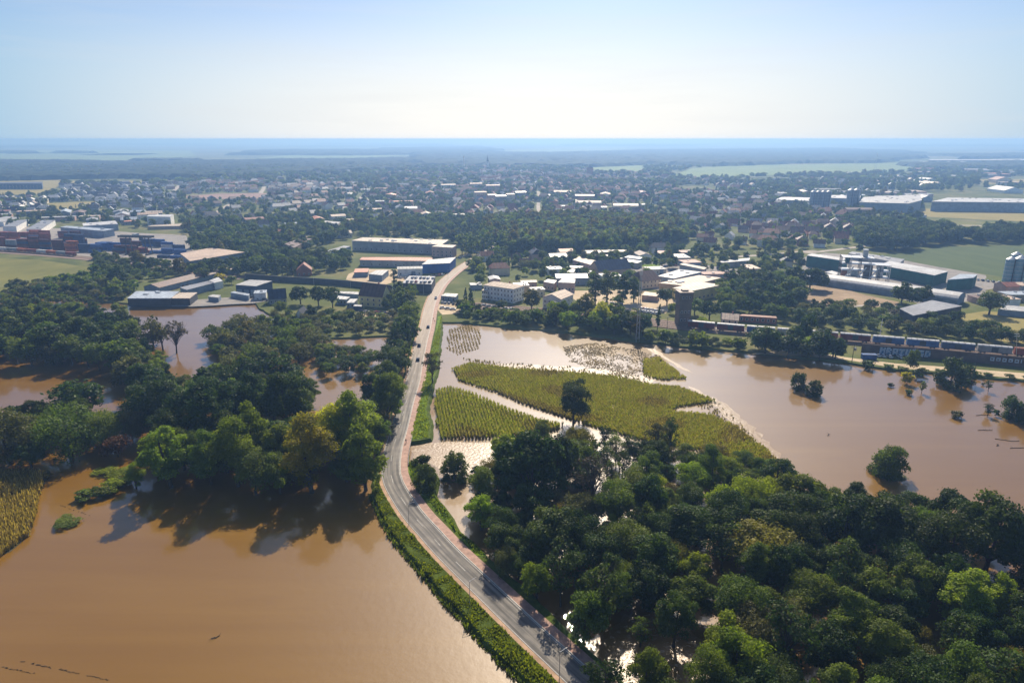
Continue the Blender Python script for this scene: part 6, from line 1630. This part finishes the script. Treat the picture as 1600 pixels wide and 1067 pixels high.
for p in PL: byk.setdefault(p['kind'], []).append(p)
LODSRC = {}
def visible(p):
    px, py = PX(p['x'], p['y'], p['h']*.5)
    d = p['y']*CP+CAM_H*SP
    m = p['w']*FPX/d
    return -m*.6 < px < 1600+m*.6 and py < 1067+p['h']*FPX/d*.7
for kind, L in byk.items():
    L.sort(key=lambda p: (0 if p['label'] else 1, -(p['w']*p['h'])/(p['x']**2+p['y']**2+CAM_H**2)) if visible(p) else (2, 0))
    n = sum(1 for p in L if visible(p))
    top = min(300 if n > 300 else n, 300)
    for i, p in enumerate(L):
        d = math.sqrt(p['x']**2+p['y']**2+CAM_H**2)
        lod = 'near' if d < 330 else ('mid' if d < 760 else 'far')
        if i >= top:
            rest.append(p); continue
        vs = PROTO[(kind, lod)]
        v = rnd.randrange(len(vs)); c, t, H, W = vs[v]
        e = empty(KINDNAME[kind], (p['x'], p['y'], p['z']), rnd.uniform(0, 6.28))
        qx = rnd.uniform(.88, 1.14)
        s = (p['w']/W*qx, p['w']/W/qx, p['h']/H)
        e.scale = s; e.rotation_euler = (rnd.uniform(-.05,.05), rnd.uniform(-.05,.05), e.rotation_euler[2])
        m, look = LEAF[p['look']]
        co = link('crown', c, e, mat=m)
        link('trunk', t, e)
        tag(e, p['label'], 'shrub' if kind == 'shrub' else 'tree', GROUP[kind])
        if p['label']: landmark('the '+p['label'].split(' on ')[0].split(' at ')[0].split(' standing')[0].split(' in the')[0].split(' alone')[0].split(' beside')[0].split(' between')[0].split(',')[0], p['x'], p['y'])
        else: auto(e, look+' '+KINDWORD[kind], p['x'], p['y'])
        if lod != 'near': LODSRC.setdefault((kind, p['look']), {}).setdefault((lod, v), (co, H, W))

# every further tree of the town: one mass of instances of the crowns that already stand in the scene
def mass(name, items):
    combos = {}
    for p in items:
        k = (p['kind'], p['look'])
        if k not in LODSRC: k = min(LODSRC, key=lambda q: (q[0] != p['kind'], q[1] != p['look']))
        combos.setdefault(k, []).append(p)
    me = bpy.data.meshes.new(name)
    ng = bpy.data.node_groups.new(name, 'GeometryNodeTree')
    ng.interface.new_socket('Geometry', in_out='INPUT', socket_type='NodeSocketGeometry')
    ng.interface.new_socket('Geometry', in_out='OUTPUT', socket_type='NodeSocketGeometry')
    N, L = ng.nodes, ng.links
    gi, go, jn = N.new('NodeGroupInput'), N.new('NodeGroupOutput'), N.new('GeometryNodeJoinGeometry')
    def attr(n, t):
        a = N.new('GeometryNodeInputNamedAttribute'); a.data_type = t; a.inputs['Name'].default_value = n
        return next(o for o in a.outputs if o.enabled)
    rot, scl, var = attr('spin', 'FLOAT_VECTOR'), attr('size', 'FLOAT_VECTOR'), attr('variant', 'INT')
    co, sp, sz, vr = [], [], [], []; vid = 0
    for k, ps in combos.items():
        src = [v for _, v in sorted(LODSRC[k].items(), key=lambda q: q[0])][:4]
        for vi, (ob, H, W) in enumerate(src):
            sub = ps[vi::len(src)]
            if not sub: continue
            for p in sub:
                co.append((p['x'], p['y'], p['z'])); sp.append((0, 0, rnd.uniform(0, 6.28))); sz.append((p['w']/W, p['w']/W, p['h']/H)); vr.append(vid)
            oi = N.new('GeometryNodeObjectInfo'); oi.transform_space = 'ORIGINAL'
            oi.inputs['Object'].default_value = ob; oi.inputs['As Instance'].default_value = True
            cmpn = N.new('FunctionNodeCompare'); cmpn.data_type = 'INT'; cmpn.operation = 'EQUAL'
            ins = [q for q in cmpn.inputs if q.enabled]
            L.new(var, ins[0]); ins[1].default_value = vid
            io = N.new('GeometryNodeInstanceOnPoints')
            L.new(gi.outputs[0], io.inputs['Points']); L.new(cmpn.outputs[0], io.inputs['Selection'])
            L.new(oi.outputs['Geometry'], io.inputs['Instance']); L.new(rot, io.inputs['Rotation']); L.new(scl, io.inputs['Scale'])
            L.new(io.outputs[0], jn.inputs[0])
            vid += 1
    L.new(jn.outputs[0], go.inputs[0])
    me.from_pydata(co, [], [])
    for n, v in (('spin', sp), ('size', sz)):
        a = me.attributes.new(n, 'FLOAT_VECTOR', 'POINT'); a.data.foreach_set('vector', np.array(v, np.float32).reshape(-1))
    a = me.attributes.new('variant', 'INT', 'POINT'); a.data.foreach_set('value', np.array(vr, np.int32))
    o = link(name, me); o['kind'] = 'stuff'
    md = o.modifiers.new('scatter', 'NODES'); md.node_group = ng
    print('mass', name, len(co), 'variants', vid)
    return o
if rest or TOWN_REST: mass('town_trees', rest+TOWN_REST)

# ------------------------------------------------------------------ give every look-alike words that point to it alone
used = {}
for o, look, x, y in AUTO:
    best = min(LM, key=lambda q: (q[1]-x)**2+(q[2]-y)**2)
    used.setdefault((look, best[0]), []).append((math.dist((x, y), best[1:]), o))
for (look, lm), L in used.items():
    L.sort(key=lambda q: q[0])
    for i, (d, o) in enumerate(L):
        if len(L) == 1: o['label'] = look+' near '+lm
        elif i < len(ORD): o['label'] = look+', '+ORD[i]+' to '+lm
        else: o['label'] = look+' further off from '+lm
    if any(len(o['label'].split()) > 16 for _, o in L): print('LONG', L[0][1]['label'])
# ------------------------------------------------------------------ haze: one closed box round everything
hm = bpy.data.materials.new('haze'); hm.use_nodes = True
ht = hm.node_tree; ht.nodes.clear()
ho = ht.nodes.new('ShaderNodeOutputMaterial'); hv = ht.nodes.new('ShaderNodeVolumePrincipled')
hv.inputs['Color'].default_value = (.19, .34, .63, 1)
hv.inputs['Absorption Color'].default_value = (.25, .25, .25, 1)
hv.inputs['Density'].default_value = 3.0e-4
hv.inputs['Anisotropy'].default_value = .45
ht.links.new(hv.outputs[0], ho.inputs['Volume'])
hz = MB().box(-150000, 150000, -3000, 130000, -2.5, 114.0).build('haze', hm)
hz['kind'] = 'stuff'
